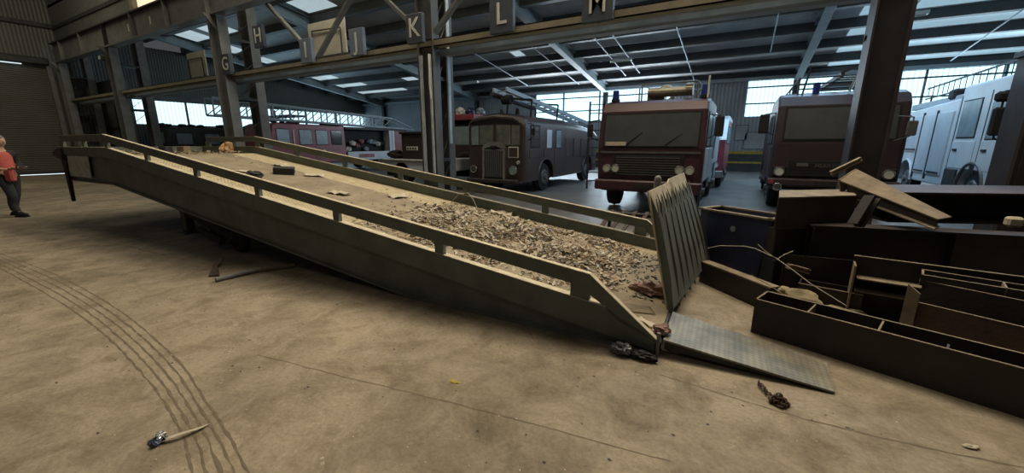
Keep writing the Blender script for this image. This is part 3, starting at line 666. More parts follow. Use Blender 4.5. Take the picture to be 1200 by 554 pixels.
MB().bar((-.5,-.05,1.56),(-.15,-.0,1.85),.015).build('wiper', 'black', f); MB().bar((.35,-.05,1.56),(.72,-.0,1.82),.015).build('wiper', 'black', f)
g = MB(); g.box(-.78,.78,-.035,.05,.86,1.33,.01); g = g.build('grille', 'black', T)
for i in range(8): MB().box(-.7,.7,-.05,-.03,.885+i*.055,.905+i*.055).build('grille_bar', 'hub', g)
for x in (-.92,-.71,.71,.92): headlamp(T, x, 1.02, .085, -.045)
MB().box(-cw/2-.02,cw/2+.02,-.16,.1,.52,.76,.03).build('bumper', 'redpaint', T)
MB().box(-.26,.26,-.175,-.16,.58,.7,.004).build('number_plate', 'rust', T)
MB().box(-1.1,1.1,-.04,.02,1.38,1.42).build('trim_strip', 'hub', T)
MB().box(-1.22,-1.15,-.02,.12,.62,.76,.01).build('marker_lamp', 'letter', T)
for s in (1,):
    side_pane(T, 'door_window', cw/2, .35,1.15,1.55,2.25,'glasspale', s=1); side_pane(T, 'crew_window', cw/2, 1.45,2.25,1.55,2.25,'glasspale', s=1)
    dd = MB(); dd.box(cw/2-.01,cw/2+.012,.25,1.25,.75,1.5,.008); dd.build('cab_door', 'whiteblue', T)
    dd = MB(); dd.box(cw/2-.01,cw/2+.012,1.35,2.38,.75,1.5,.008); dd.build('crew_door', 'whiteblue', T)
for k in range(3): MB().box(cw/2-.03,cw/2+.0,2.65+k*.9,3.45+k*.9,1.05,2.3,.01).build('locker_shutter', 'white', T)
for x in (-1,1):
    for y in (1.0,4.2): wheel(T, x*(cw/2-.2), y, .47, .28, x)
mirror(T, cw/2+.02, .12, 1.95, 1, .42, .17); mirror(T, -cw/2-.02, .12, 1.9, -1, .3, .14)
for x in (-.95, 1.02):
    q = MB(); q.cyl((x,.5,2.58),(x,.5,2.64),.10); q = q.build('beacon_base', 'black', T); MB().cyl((x,.5,2.64),(x,.5,2.84),.085,.07,18).build('beacon', 'beacon', q)
rk = MB(); rk.tube([(-.35,.55,2.58),(-.35,.55,2.95),(.85,.55,2.95),(.85,.55,2.58)],.018)
rk.tube([(-.35,2.2,2.58),(-.35,2.2,2.95),(.85,2.2,2.95),(.85,2.2,2.58)],.018); rk.tube([(-.35,.55,2.95),(-.35,2.2,2.95)],.018); rk.tube([(.85,.55,2.95),(.85,2.2,2.95)],.018); rk.build('roof_rack', 'hub', T)
gg = MB(); gg.cyl((-.25,.8,2.78),(.6,.8,2.78),.11); gg.cyl((.6,.7,2.8),(.75,.7,2.8),.14); gg.torus((.1,1.1,2.76),.17,.05,'Y'); gg.box(-.3,.1,.9,1.3,2.6,2.75,.02); gg.build('hose_reel', 'gold', T)
MB().tube([(1.1,.25,2.55),(1.1,.25,3.0)],.02).build('aerial', 'letter', T)
hp = MB(); hp.tube([(cw/2+.02,2.45,1.2),(cw/2+.06,2.45,2.4)],.02); hp.build('grab_rail','chrome',T)

# --- old rounded engine
ox, ow = -6.92, 2.16
T = thing('vintage_fire_engine', 'old dark maroon fire engine with rounded cab and tall chrome radiator', 'fire engine', (ox, 11.0, 0))
def roundprof(w, z0, z1, r):
    p = [(-w/2, z0), (-w/2*1.0, 1.4)]
    n = 8
    for k in range(n+1): a = PI-PI/2*k/n; p.append((-w/2+r+r*math.cos(a), z1-r*.75+r*.75*math.sin(a)))
    for k in range(1, 6): t = k/6; p.append((-w/2+r+(w-2*r)*t, z1+.07*math.sin(PI*t)))
    for k in range(n+1): a = PI/2-PI/2*k/n; p.append((w/2-r+r*math.cos(a), z1-r*.75+r*.75*math.sin(a)))
    p += [(w/2,1.4),(w/2,z0)]
    return p
b = MB()
secs = [(0.0,.93,.0,-.14), (.06,.98,0,-.05), (.22,1,0,0), (3.3,1,0,0), (3.9,.99,0,-.03), (6.6,.97,0,-.22), (7.1,.93,0,-.4), (7.25,.85,0,-.55)]
pr = roundprof(ow, .42, 2.46, .38); rings = []
for y, sx, dx, dz in secs:
    rings.append([b.bm.verts.new((x*sx, y, z+dz*max(0,(z-1.4))/1.05)) for x, z in pr])
for A_, B_ in zip(rings, rings[1:]):
    for i in range(len(pr)): j = (i+1) % len(pr); b.bm.faces.new((A_[i], A_[j], B_[j], B_[i]))
b.bm.faces.new(rings[0]); b.bm.faces.new(rings[-1][::-1])
body = b.build('body', 'maroon', T); cut(body, arches(ow, (1.55, 5.75), .6, .5))
# hood-like visor over the windscreens
v = MB(); v.prism([(-.92,2.24),(-.7,2.36),(0,2.43),(.7,2.36),(.92,2.24),(.92,2.19),(.7,2.3),(0,2.37),(-.7,2.3),(-.92,2.19)], 'Y', -.1, .1); v.build('visor', 'maroon', T)
for x0, x1, m_ in ((-.90,-.62,'glasspale'), (-.58,-.06,'glassdust'), (.06,.58,'glassdust'), (.62,.9,'glassdust')): pane(T, 'windscreen', x0, x1, 1.55, 2.15, -.005, 'glassold' if m_ == 'glassdust' else m_, 'maroon', .03)
g = MB(); g.box(-.36,.36,-.12,.05,.5,1.42,.05,3); g = g.build('radiator', 'glassdust', T)
s_ = MB(); s_.box(-.42,-.35,-.14,.03,.48,1.42,.015); s_.box(.35,.42,-.14,.03,.48,1.42,.015)
for k in range(10): a0 = PI*k/10; a1 = PI*(k+1)/10; s_.bar((-.385*math.cos(a0),-.06,1.42+.16*math.sin(a0)),(-.385*math.cos(a1),-.06,1.42+.16*math.sin(a1)),.07,.15)
s_.build('radiator_surround', 'chrome', T)
for i in range(9): MB().box(-.33+i*.075,-.315+i*.075,-.135,-.12,.55,1.38).build('radiator_bar', 'hub', g)
MB().box(-.1,.1,-.15,-.12,1.45,1.53,.01).build('radiator_badge', 'black', T)
headlamp(T, .70, .78, .13, -.06, 'glasspale'); headlamp(T, -.80, .78, .11, -.06, 'glassdust'); headlamp(T, .86, 1.02, .05, -.02)
q = MB(); q.box(.5,.86,-.03,0,1.16,1.5,.01); q = q.build('front_panel', 'letter', T); MB().box(.53,.83,-.035,-.02,1.19,1.47).build('panel_face', 'maroon', q)
MB().box(-.95,.95,-.3,-.12,.36,.5,.03).build('bumper', 'rust', T)
xs = ow/2
side_pane(T, 'cab_window', xs-.005, .38,1.0,1.5,2.12,'glass','black',.045); side_pane(T, 'crew_window', xs-.005, 2.35,2.75,1.45,2.05,'glasspale'); side_pane(T, 'crew_window', xs-.005, 1.55,1.95,1.45,2.05,'whiteblue','maroon')
for y0,y1 in ((.3,1.12),(1.35,2.1),(2.2,2.9)):
    d_ = MB(); d_.box(xs-.01,xs+.012,y0,y1,.6 if y0>2 else 1.12,1.42,.008); d_.build('side_door', 'maroon', T)
for k in range(4): MB().box(xs-.02,xs+.01,3.25+k*.8,3.95+k*.8,1.1,1.8,.01).build('locker_door', 'maroon', T)
for y in (1.55,5.75):
    for x in (-1,1):
        wheel(T, x*(xs-.2), y, .48, .28, x); MB().torus((x*(xs),y,.5),.6,.03,'X',20,6,PI,0).build('mudguard_trim','maroon',T)
for x in (-.35,.25): q = MB(); q.cyl((x,1.0,2.5),(x,1.0,2.72),.09,.05); q.build('roof_bell', 'black', T)
mirror(T, xs, .2, 1.95, 1, .2, .12)
# ladder resting on the roof of the old engine
t = thing('escape_ladder', 'pale blue metal ladder slanting over the roof of the maroon engine', 'ladder', (ox, 11.0, 0))
a0, a1 = (.55, -.6, 3.12), (.95, 5.2, 2.42)
for dx in (-.22, .22): MB().bar((a0[0]+dx,a0[1],a0[2]), (a1[0]+dx,a1[1],a1[2]), .06, .12).build('stile', 'steel_blue', t)
for k in range(14):
    f = (k+.5)/14; p = [a0[i]*(1-f)+a1[i]*f for i in range(3)]; MB().cyl((p[0]-.2,p[1],p[2]),(p[0]+.2,p[1],p[2]),.02,seg=6).build('rung', 'steel_blue', t)
MB().bar((.1,-.3,3.05),(.55,1.6,2.75),.16,.1).build('pulley_arm','steel_dark',t); MB().cyl((.3,.0,2.9),(.6,.0,2.9),.14).build('winch','black',t)
for y in (.4,2.4): MB().tube([(.2,y,2.45),(.25,y,2.98),(1.1,y,2.9),(1.05,y,2.4)],.03).build('gantry','black',t)

# --- dusty right truck
rx, rwid = 1.74, 2.36
T = thing('fire_engine', 'dusty dark red fire engine with wide windscreen left of the broad column', 'fire engine', (rx, 11.5, 0))
b = MB(); b.prism([(.0,.6),(-.02,1.6),(.12,2.45),(.3,2.66),(.6,2.74),(3.0,2.74),(3.05,2.6),(3.05,.5),(.3,.5)], 'X', -rwid/2, rwid/2, .09, 3); cab = b.build('cab', 'redbrown', T); cut(cab, arches(rwid, (1.0,)))
b = MB(); b.prism([(3.1,.5),(3.1,2.6),(6.6,2.6),(6.6,.5)], 'X', -rwid/2+.03, rwid/2-.03, .05, 2); bd = b.build('rear_body', 'redbrown', T); cut(bd, arches(rwid,(5.1,)))
f = MB(); f.prism([(-.03,1.66),(.095,2.42),(.13,2.42),(.02,1.66)], 'X', -1.02, 1.02); f = f.build('windscreen', 'black', T)
MB().prism([(-.04,1.7),(.08,2.38),(.11,2.38),(.0,1.7)], 'X', -.97, .97).build('glass', 'glassdust', f)
g = MB(); g.box(-.82,.82,-.04,.05,.84,1.22,.01); g = g.build('grille', 'black', T)
for i in range(5): MB().box(-.78,.78,-.05,-.035,.87+i*.07,.885+i*.07).build('grille_bar', 'rust', g)
textobj('grille_lettering', 'MERRYWEATHER', .12, (.15,-.055,1.10), RFRONT, 'hub', g)
MB().box(-.66,-.44,-.055,-.04,1.08,1.16,.004).build('badge', 'hub', g)
for x in (-.98,.98):
    q = MB(); q.box(x-.14,x+.14,-.04,.02,.83,1.07,.02); q.build('lamp_housing', 'black', T); headlamp(T, x, .95, .095, -.05)
    headlamp(T, x, .6, .075, -.16, 'glassdust')
MB().box(-rwid/2-.02,rwid/2+.02,-.14,.1,.62,.80,.03).build('bumper', 'redbrown', T)
MB().box(-.3,.35,-.155,-.14,.65,.77,.004).build('number_plate', 'rust', T)
MB().box(-rwid/2,-rwid/2+.12,-.15,-.1,.66,.78,.01).build('marker_lamp', 'redlight', T)
side_pane(T, 'door_window', -rwid/2, .35,1.2,1.6,2.3,'glass', s=-1); side_pane(T, 'crew_window', -rwid/2, 1.6,2.6,1.6,2.3,'glass', s=-1)
MB().box(-rwid/2-.012,-rwid/2+.01,.25,1.3,.75,1.52,.008).build('cab_door','redbrown',T); MB().box(-rwid/2-.012,-rwid/2+.01,1.5,2.7,.75,1.52,.008).build('crew_door','redbrown',T)
for x in (-1,1):
    for y in (1.0,5.1): wheel(T, x*(rwid/2-.2), y, .47, .28, x)
mirror(T, -rwid/2-.02, .1, 2.05, -1, .44, .2); mirror(T, rwid/2-.25, -.12, 1.9, 1, .3, .16, 'hub')
rk = MB()
for y in (.6,1.8,3.0,4.4): rk.tube([(-.8,y,2.7),(-.8,y,3.1),(.95,y,3.1),(.95,y,2.7)],.02)
for x in (-.8,.95): rk.tube([(x,.6,3.1),(x,4.4,3.1)],.02)
rk.build('roof_rack','steel_dark',T)
lb = MB()
for k in range(9): lb.bar((.0,.9+k*.4,3.14),(.9,.9+k*.4,3.14),.04)
lb.bar((0,.6,3.14),(0,4.4,3.2),.06,.1); lb.bar((.9,.6,3.14),(.9,4.4,3.2),.06,.1); lb.bar((-.05,.6,3.16),(.55,.6,3.42),.05); lb.bar((.55,.6,3.42),(.95,.6,3.16),.05); lb.build('roof_ladder','steel_dark',T)
MB().tube([(-.72,.5,2.7),(-.62,.5,3.35)],.02).build('aerial','black',T); MB().cyl((-.45,.6,2.72),(-.45,.6,2.98),.07).build('beacon','beacon',T)
MB().bar((.15,.5,2.75),(.35,.45,3.5),.05).build('strut','steel_blue',T)

# --- white engine on the right
wx0 = 4.6
T = thing('white_fire_engine', 'white fire engine seen side-on with roller shutter lockers and roof ladder', 'fire engine', (wx0+1.2, 11.9, 0))
w2 = 1.2
b = MB(); b.prism([(.0,.7),(-.03,1.55),(.12,2.6),(.4,3.0),(2.85,3.0),(2.9,2.9),(2.9,.55),(.3,.55)], 'X', -w2, w2, .07, 3); cab = b.build('cab','white',T); cut(cab, arches(2*w2,(1.45,),.66,.5))
b = MB(); b.prism([(2.98,.5),(2.98,2.72),(7.2,2.6),(7.2,.5)], 'X', -w2+.02, w2-.02, .04, 2); bd = b.build('rear_body','white',T); cut(bd, arches(2*w2,(5.85,),.6,.5))
for y0,y1,z0 in ((3.15,4.15,.75),(4.25,5.15,.75),(5.25,6.4,1.35),(6.5,7.1,.6)):
    s_ = MB(); s_.box(-w2-.012,-w2+.04,y0,y1,z0,2.42,.01); s_ = s_.build('locker_shutter','whiteblue',T); MB().box(-w2-.03,-w2,y0+.1,y1-.1,z0+.05,z0+.09).build('shutter_handle','black',s_)
    MB().box(-w2-.02,-w2+.02,y1+.02,y1+.07,.6,2.5).build('shutter_guide','steel_dark',T)
side_pane(T,'crew_window',-w2,1.75,2.65,1.75,2.6,'glasspale',s=-1); side_pane(T,'cab_window',-w2,.35,1.2,1.7,2.6,'glasspale',s=-1)
for y0,y1 in ((.25,1.35),(1.6,2.8)):
    d_ = MB(); d_.box(-w2-.012,-w2+.01,y0,y1,1.0,1.66,.01); d_ = d_.build('cab_door','white',T); MB().box(-w2-.04,-w2,y1-.35,y1-.15,1.42,1.47,.005).build('door_handle','black',d_)
    MB().box(-w2-.006,-w2+.01,y1+.01,y1+.045,.9,2.75).build('door_gap','black',T)
MB().box(-w2-.03,-w2+.1,2.15,2.85,.45,.98,.02).build('step_locker','steel_dark',T)
for x in (-1,1): wheel(T, x*(w2-.2),1.45,.5,.28,x); wheel(T, x*(w2-.2),5.85,.5,.28,x)
MB().torus((-w2-.01,1.45,.5),.66,.035,'X',24,6,PI,0).build('wheel_arch_trim','hub',T); MB().torus((-w2-.01,5.85,.5),.6,.03,'X',24,6,PI,0).build('wheel_arch_trim','white',T)
q = MB(); q.tube([(-w2,.3,2.65),(-w2-.28,.1,2.6),(-w2-.28,.1,1.7),(-w2,.35,1.6)],.018); q.box(-w2-.4,-w2-.18,.02,.12,1.75,2.3,.04); q.box(-w2-.42,-w2-.1,.02,.14,2.4,2.6,.05); q.build('mirror_set','black',T)
MB().box(-w2-.2,-w2,6.9,6.98,1.6,2.3,.02).build('rear_mirror','black',T)
MB().box(-w2-.05,w2,7.2,7.45,.4,.68,.03).build('rear_step','white',T)
MB().box(-w2+.1,-w2+.5,3.1,6.9,2.66,2.84,.02).build('roof_locker','steel_blue',T); MB().box(-w2+.05,-w2+.3,3.6,4.0,2.75,3.02,.05).build('roof_lamp','black',T)
f = MB(); f.prism([(-.05,1.65),(.11,2.55),(.14,2.55),(.0,1.65)],'X',-1.05,1.05); f.build('windscreen','glass',T)
b = MB(); b.box(-w2+.02,w2,-.12,.1,.45,.95,.04); b.build('bumper','steel_grey',T)
t = thing('roof_ladder', 'dark rung ladder lying on the roof of the white engine', 'ladder', (5.05, 12.6, 3.05))
for z,dx in ((0,0),(.33,0)): MB().bar((dx,.2,z+.05),(dx,6.4,z-.02),.03,.04).build('stile','steel_dark',t)
for k in range(17): MB().cyl((0,.25+k*.375,.03),(0,.25+k*.375,.37),.011,seg=6).build('rung','steel_dark',t)
for y in (.6,3,5.9): MB().bar((0,y,-.2),(0,y,.06),.04).build('bracket','steel_dark',t)

# --- red van behind the centre truck
T = thing('red_van', 'red and white vehicle rear end showing beyond the centre fire engine', 'vehicle', (-1.6, 16.0, 0))
b = MB(); b.prism([(0,.55),(0,1.7),(.35,2.4),(.6,2.5),(4.4,2.5),(4.5,.5)], 'X', -.98, .98, .06, 3); vb = b.build('body','redlight',T); cut(vb, arches(1.96,(.95,3.6),.44,.36))
MB().prism([(-.02,1.72),(.36,2.44),(.6,2.55),(4.4,2.55),(4.4,2.45),(.55,2.4),(.02,1.72)],'X',-1.0,1.0).build('roof_panel','whiteblue',T)
f = MB(); f.prism([(-.02,1.75),(.3,2.32),(.33,2.30),(.02,1.74)],'X',-.85,.85); f.build('windscreen','glass',T)
MB().box(-1.0,1.0,-.15,.05,.42,.66,.03).build('bumper','chrome',T)
for x in (-.75,.75): headlamp(T,x,.85,.09,-.02)
side_pane(T,'side_window',.98,.7,1.7,1.6,2.2,'glasspale'); side_pane(T,'side_window',.98,1.9,3.9,1.6,2.2,'glasspale')
for x in (-1,1):
    for y in (.95,3.6): wheel(T,x*.85,y,.36,.2,x)

# --- ladder truck at left, side-on
T = thing('ladder_truck', 'red ladder truck with open lockers beyond the far ramp rail', 'fire engine', (-21.6, 11.6, 0))
b = MB(); b.prism([(.0,.7),(0,1.5),(.15,2.5),(.35,2.6),(4.35,2.6),(4.4,.55),(.3,.55)],'X',-1.2,1.2,.06,3); cb = b.build('cab','redlight',T); cut(cb, arches(2.4,(.95,),.6,.5))
for y0,y1,m_ in ((.35,1.0,'glasspale'),(1.55,2.25,'glasspale'),(2.5,3.2,'glasspale'),(3.45,4.1,'glass')): side_pane(T,'cab_window',1.2,y0,y1,1.55,2.3,m_)
MB().cyl((1.2,2.9,1.1),(1.225,2.9,1.1),.16,seg=20).build('door_crest','letter',T)
MB().box(1.19,1.215,1.4,2.35,.75,1.5,.01).build('cab_door','redlight',T); MB().box(1.19,1.215,2.4,3.3,.75,1.5,.01).build('cab_door','redlight',T)
MB().box(1.2,1.24,1.2,1.25,.8,2.3).build('grab_rail','letter',T)
b = MB(); b.box(-1.2,1.2,4.45,9.4,.6,1.1,.02); b.box(-1.2,.7,4.45,9.4,1.1,2.45,.02); rb = b.build('rear_body','black',T); 
MB().box(-1.2,1.22,4.4,9.4,2.4,2.55,.01).build('body_top','steel_dark',T); MB().box(1.0,1.24,4.45,9.4,.62,1.12,.01).build('side_skirt','white',T)
for y in (7.75,8.0): MB().box(.7,1.23,y,y+.22,1.1,2.42,.01).build('locker_pillar','white',T)
MB().box(.68,1.2,8.25,9.4,1.1,2.4,.01).build('rear_panel','redlight',T)
for i in range(9):
    y = 4.8+i*.33; z = 1.25+random.random()*.8
    MB().blob((.85,y,z),.2,.6,1,.7,.5,seed=i).build('stowed_gear', random.choice(('letter','redlight','steel_blue','black')), T)
for x in (-1,1): wheel(T,x*1.0,.95,.5,.28,x); wheel(T,x*1.0,7.0,.5,.28,x)
for x,s in ((1.24,1),): MB().box(1.22,1.245,5.2,6.4,.75,.98,.005).build('side_marking','redlight',T)
# lattice ladder on it
t = thing('turntable_ladder', 'long pale lattice ladder stretched along the top of the ladder truck', 'ladder', (-20.7, 9.3, 2.7))
b = MB(); L_ = 12.4
def zt(y): return .72-.02*y
for x in (-.35,.35):
    MB().bar((x,0,.12),(x,L_,-.15),.06,.09).build('lower_stile','steel_blue',t); MB().bar((x,0,.85),(x,L_-2.0,.5),.05,.07).build('upper_stile','steel_blue',t)
    MB().bar((x,L_-2.0,.5),(x,L_,-.12),.05).build('end_stile','steel_blue',t)
    n = 12
    for k in range(n):
        y0 = k*(L_-2)/n; y1 = (k+1)*(L_-2)/n; zl0 = .12-.022*y0; zu0 = .85-.034*y0; zl1 = .12-.022*y1; zu1 = .85-.034*y1
        MB().bar((x,y0,zl0),(x,y0,zu0),.05).build('lattice_post','steel_blue',t); MB().bar((x,y0,zl0),(x,y1,zu1),.035).build('lattice_brace','steel_blue',t)
for k in range(24): y = .3+k*.5; MB().cyl((-.35,y,.12-.022*y),(.35,y,.12-.022*y),.02,seg=6).build('rung','steel_blue',t)
MB().box(-.3,.3,5.5,6.3,-.45,.02).build('turntable','black',t)

# --- white flatbed with dark crate, behind the far rail
T = thing('flatbed_trailer', 'white sided low trailer left of the K column', 'trailer', (-9.95, 10.0, 0))
MB().box(-1.0,1.35,0,3.2,.66,1.08,.02).build('bed','white',T); MB().box(-.9,1.25,.1,3.1,.5,.66).build('chassis','black',T)
for x in (-.1,): MB().cyl((x,-.0,.62),(x,.3,.62),.36,seg=24).build('mudguard','black',T)
for x in (-.55,.9): 
    q = MB(); q.torus((x,.35,.3),.2,.1,'Y',20,8); q.cyl((x,.28,.3),(x,.42,.3),.2); q.build('wheel','tyre',T)
MB().box(-1.05,1.4,-.03,0,.98,1.06).build('side_rail','steel_grey',T)
t = thing('dark_crate', 'dark brown crate with small white plate on the white trailer', 'crate', (-9.55, 10.1, 1.08))
MB().box(-.55,.55,0,1.0,0,.82,.03).build('box','rust',t); MB().box(-.6,.6,-.05,1.05,.82,.9,.02).build('lid','black',t); q = MB(); q.box(-.3,.2,-.02,0,.3,.42,.004); q = q.build('plate','letter',t)
for k in range(4): MB().box(-.26+k*.11,-.19+k*.11,-.026,-.02,.33,.39).build('plate_character','black',q)
o = MB().blob((0,0,.15),.22,1.5,1,.7,.6,seed=2).build('heaped_tarpaulin','rust'); o.location = (-10.75,10.5,1.06); tag(o,'dark heaped cover on the white trailer left of the crate','tarpaulin')

# --- second engine glimpsed between column and old engine
T = thing('fire_engine', 'dark red engine half hidden between the K column and the vintage engine', 'fire engine', (-9.65, 12.2, 0))
b = MB(); b.prism([(.0,.6),(0,1.5),(.12,2.3),(.3,2.4),(5.8,2.4),(5.8,.5),(.3,.5)],'X',-.98,1.12,.08,3); cb=b.build('body','redbrown',T); cut(cb, arches(2.2,(1.0,4.6),.55,.45))
pane(T,'windscreen',-.85,-.05,1.55,2.2,.02,'glassdust'); pane(T,'windscreen',.05,.95,1.55,2.2,.02,'glasspale')
MB().torus((.72,-.05,.75),.5,.05,'Y',20,6,PI,0).build('front_wing','maroon',T); MB().box(-.9,1.1,-.2,0,.4,.6,.03).build('bumper','black',T)
headlamp(T,.85,.95,.1,-.03,'glassdust'); headlamp(T,-.75,.95,.1,-.03,'glassdust')
MB().box(-.9,1.15,-.1,4.5,2.42,2.62,.02).build('roof_tray','redlight',T)
for x in (-1,1): wheel(T,x*.9,1.0,.45,.26,x); wheel(T,x*.9,4.6,.45,.26,x)
for i,(x,m_) in enumerate(((.2,'letter'),(.5,'navy'),(.85,'steel_blue'),(-.3,'redlight'))):
    MB().blob((x,.4+.2*i,2.74),.18,1,1,.9,.5,seed=i+20).build('roof_gear', m_, T)

# --- upright ladder gantry behind
t = thing('standing_ladder', 'dark upright ladder between the vintage engine and centre engine', 'ladder', (-4.6, 14.0, 0))
for x in (-.27,.27): MB().bar((x,0,0),(x,0,3.02),.05).build('stile','steel_dark',t)
for k in range(10): MB().cyl((-.27,0,.3+k*.29),(.27,0,.3+k*.29),.016,seg=6).build('rung','steel_dark',t)

# --- dark vehicles against the left wall
T = thing('dark_lorry', 'dark lorry with pale windows under the left window band', 'lorry', (-29.2, 10.2, 0))
b = MB(); b.prism([(0,.6),(0,1.7),(.2,2.5),(6.0,2.5),(6,.6)],'X',-1.2,1.2,.06,2); b.build('body','steel_dark',T)
for y0 in (.5,1.9,3.2,4.5): side_pane(T,'side_window',1.2,y0,y0+.75,1.55,2.15,'glasspale')
pane(T,'windscreen',-1.0,1.0,1.6,2.2,-.0,'glasspale')
for x in (-1,1): wheel(T,x*1.0,1.1,.45,.26,x); wheel(T,x*1.0,4.8,.45,.26,x)
for i in range(10): MB().blob((random.uniform(-.9,.9),.3+i*.55,2.6),.16,1,1.3,.8,.6,seed=40+i).build('roof_clutter','black',T)
T = thing('storage_rack', 'dark stacked rack of gear behind the G column', 'rack', (-25.6, 15.0, 0))
for z in (0.5,1.9,2.45,3.2): MB().box(-1.6,1.6,0,1.1,z,z+.1).build('shelf','steel_dark',T)
for x in (-1.6,0,1.55): MB().box(x,x+.07,0,.07,0,3.6).build('upright','black',T)
for i in range(12): MB().blob((-1.4+i*.26,.5,2.68+.1*(i%3)),.15,1.1,1,.9,.5,seed=60+i).build('stowed_item','black',T)
MB().bar((-1.6,0,3.55),(.2,0,2.6),.08).build('brace','steel_dark',T)

# --- distant red vehicle seen past the right column
T = thing('red_tender', 'distant red vehicle glimpsed right of the broad column', 'vehicle', (4.35, 21.5, 0))
b = MB(); b.prism([(0,.5),(0,1.5),(.2,2.3),(3.5,2.3),(3.5,.5)],'X',-1.0,1.0,.06,2); b.build('body','redlight',T)
pane(T,'windscreen',-.85,.85,1.5,2.1,.01,'glasspale'); MB().box(-1,1,-.15,0,.45,.65,.02).build('bumper','chrome',T)
for x in (-1,1): wheel(T,x*.85,.9,.4,.22,x); wheel(T,x*.85,2.8,.4,.22,x)
# --- dark cabinet at the right edge
T = thing('dark_container', 'tall dark steel container standing at the right edge before the white engine', 'container', (4.72, 9.6, 0))
MB().box(-.98,1.0,0,.7,0,3.0,.03).build('shell','rust',T)
for k in range(5): MB().box(-.9+k*.38,-.75+k*.38,-.03,0,.15,2.85).build('corrugation','rust',T)
MB().box(-.1,.1,-.05,0,1.2,1.4,.01).build('lock_box','steel_dark',T); MB().box(-1.02,1.04,-.03,.73,2.96,3.06,.01).build('top_rim','steel_dark',T)
# gear under / behind
t = thing('floor_pallet', 'dark slatted pallet leaning behind the far ramp rail', 'pallet', (-1.55, 6.6, 0), .1)
for k in range(6): MB().bar((-.55+k*.2,0,.05),(-.35+k*.2,.55,.42),.07,.02).build('slat','rustred',t)
MB().box(-.7,.75,-.05,.02,0,.07).build('bearer','rust',t); MB().bar((-.5,.5,.36),(.8,.5,.36),.06).build('top_bearer','rust',t); MB().bar((-.4,.5,0),(-.4,.52,.34),.05).build('prop','rust',t); MB().bar((.7,.5,0),(.7,.52,.34),.05).build('prop','rust',t)
o = MB().blob((0,0,.04),.16,1.6,.7,.3,.7,seed=77).build('flattened_bag','plastic'); o.location=(-.75,8.6,0); tag(o,'pale flattened bag on the floor beside the centre engine','bag')
for i,(x,z,w_,h_,m_,lab) in enumerate(((.45,1.75,1.1,.9,'cladpale','pale notice board on back wall left of the dusty truck'),(-.3,2.2,.6,.8,'cladpale','small pale panel on back wall'))):
    t = thing('notice_board', lab, 'board', (x,YB-.06,z)); MB().box(-w_/2,w_/2,0,.04,-h_/2,h_/2,.005).build('panel',m_,t); MB().box(-w_/2-.03,w_/2+.03,.02,.05,-h_/2-.03,h_/2+.03).build('frame','steel_dark',t)

# ------------------------------------------------------------------ steel pile on the right
def frame_dir(a, b_):
    a = Vector((a[0],a[1],0)); b_ = Vector((b_[0],b_[1],0)); d = (b_-a); L_ = d.length; return a, math.atan2(d.y,d.x), L_
# 1 front open box girder
a, rz, L_ = frame_dir((.22,3.80),(2.9,2.86))
T = thing('box_girder', 'long open-topped rusty steel box girder nearest the camera', 'steel girder', (a.x,a.y,0), rz)
MB().box(0,L_,0,.014,0,.305).build('near_web','rust',T); MB().box(0,L_,.27,.284,0,.305).build('far_web','rust',T); MB().box(0,L_,.014,.27,.0,.014).build('base','rust',T); MB().box(0,.014,.014,.27,.014,.305).build('end_plate','rust',T)
for i,x in enumerate((.36,.78,1.12)):
    o = MB().box(x,x+.012,.014,.27 if i<2 else .12,.014,.30).build('stiffener','dusty' if i<2 else 'rust',T)
c = MB(); c.box(0,L_,-.002,.016,.305,.309); c.box(0,L_,.268,.286,.305,.309); c.box(0,.016,0,.284,.305,.309); c.build('worn_lit_edge','dusty',T)
for x,z in ((.14,.2),(.5,.18),(.56,.19),(.62,.17)): MB().cyl((x,.262,z),(x,.27,z),.011,seg=10).build('bolt_hole','paper',T)
# 2 channel section behind, web facing camera
a, rz, L_ = frame_dir((1.0,4.62),(4.2,4.2))
T = thing('plate_girder', 'rusty girder with shelf-like end plates behind the front box', 'steel girder', (a.x,a.y,0), rz)
MB().box(0,L_,.2,.214,0,.55).build('web','rust',T); MB().box(0,L_,.195,.225,.55,.557).build('worn_lit_edge','dusty',T)
for x in (.0,.52): MB().box(x,x+.015,.0,.2,.02,.5).build('end_stiffener','dusty' if x==0 else 'rust',T)
for z,m_ in ((.36,'dusty'),(.24,'dusty')): MB().box(.04,.6,.06,.2,z,z+.012).build('shelf_plate',m_,T)
MB().box(0,L_,.0,.36,0,.015).build('bottom_flange','rust',T)
# 3 inner trough
a, rz, L_ = frame_dir((1.30,4.22),(3.6,3.05))
T = thing('trough_girder', 'rusty open trough girder lying between front box and plate girder', 'steel girder', (a.x,a.y,.0), rz)
MB().box(0,L_,0,.014,.0,.36).build('near_web','rustred',T); MB().box(0,L_,.26,.274,.0,.48).build('far_web','rust',T); MB().box(0,L_,0,.27,0,.014).build('base','rustred',T)
MB().prism([(-.03,.04),(-.03,.50),(.05,.44),(.05,.04)],'Y',-.03,-.012).build('end_lug','dusty',T)
c = MB(); c.box(0,L_,-.002,.016,.36,.364); c.box(0,L_,.258,.276,.48,.484); c.build('worn_lit_edge','dusty',T)
a, rz, L_ = frame_dir((1.40,4.45),(3.9,3.75))
T = thing('tray_channel', 'narrow rusty tray with pale rim resting on the trough girder', 'steel girder', (a.x,a.y,.44), rz)
MB().box(0,L_,0,.012,0,.09).build('near_web','rust',T); MB().box(0,L_,.2,.212,0,.09).build('far_web','rust',T); MB().box(0,L_,0,.2,0,.012).build('base','rust',T)
c = MB(); c.box(0,L_,-.002,.014,.09,.094); c.box(0,L_,.198,.214,.09,.094); c.box(0,.014,0,.212,.09,.094); c.box(.45,.462,0,.2,.03,.094); c.build('worn_lit_edge','dusty',T)
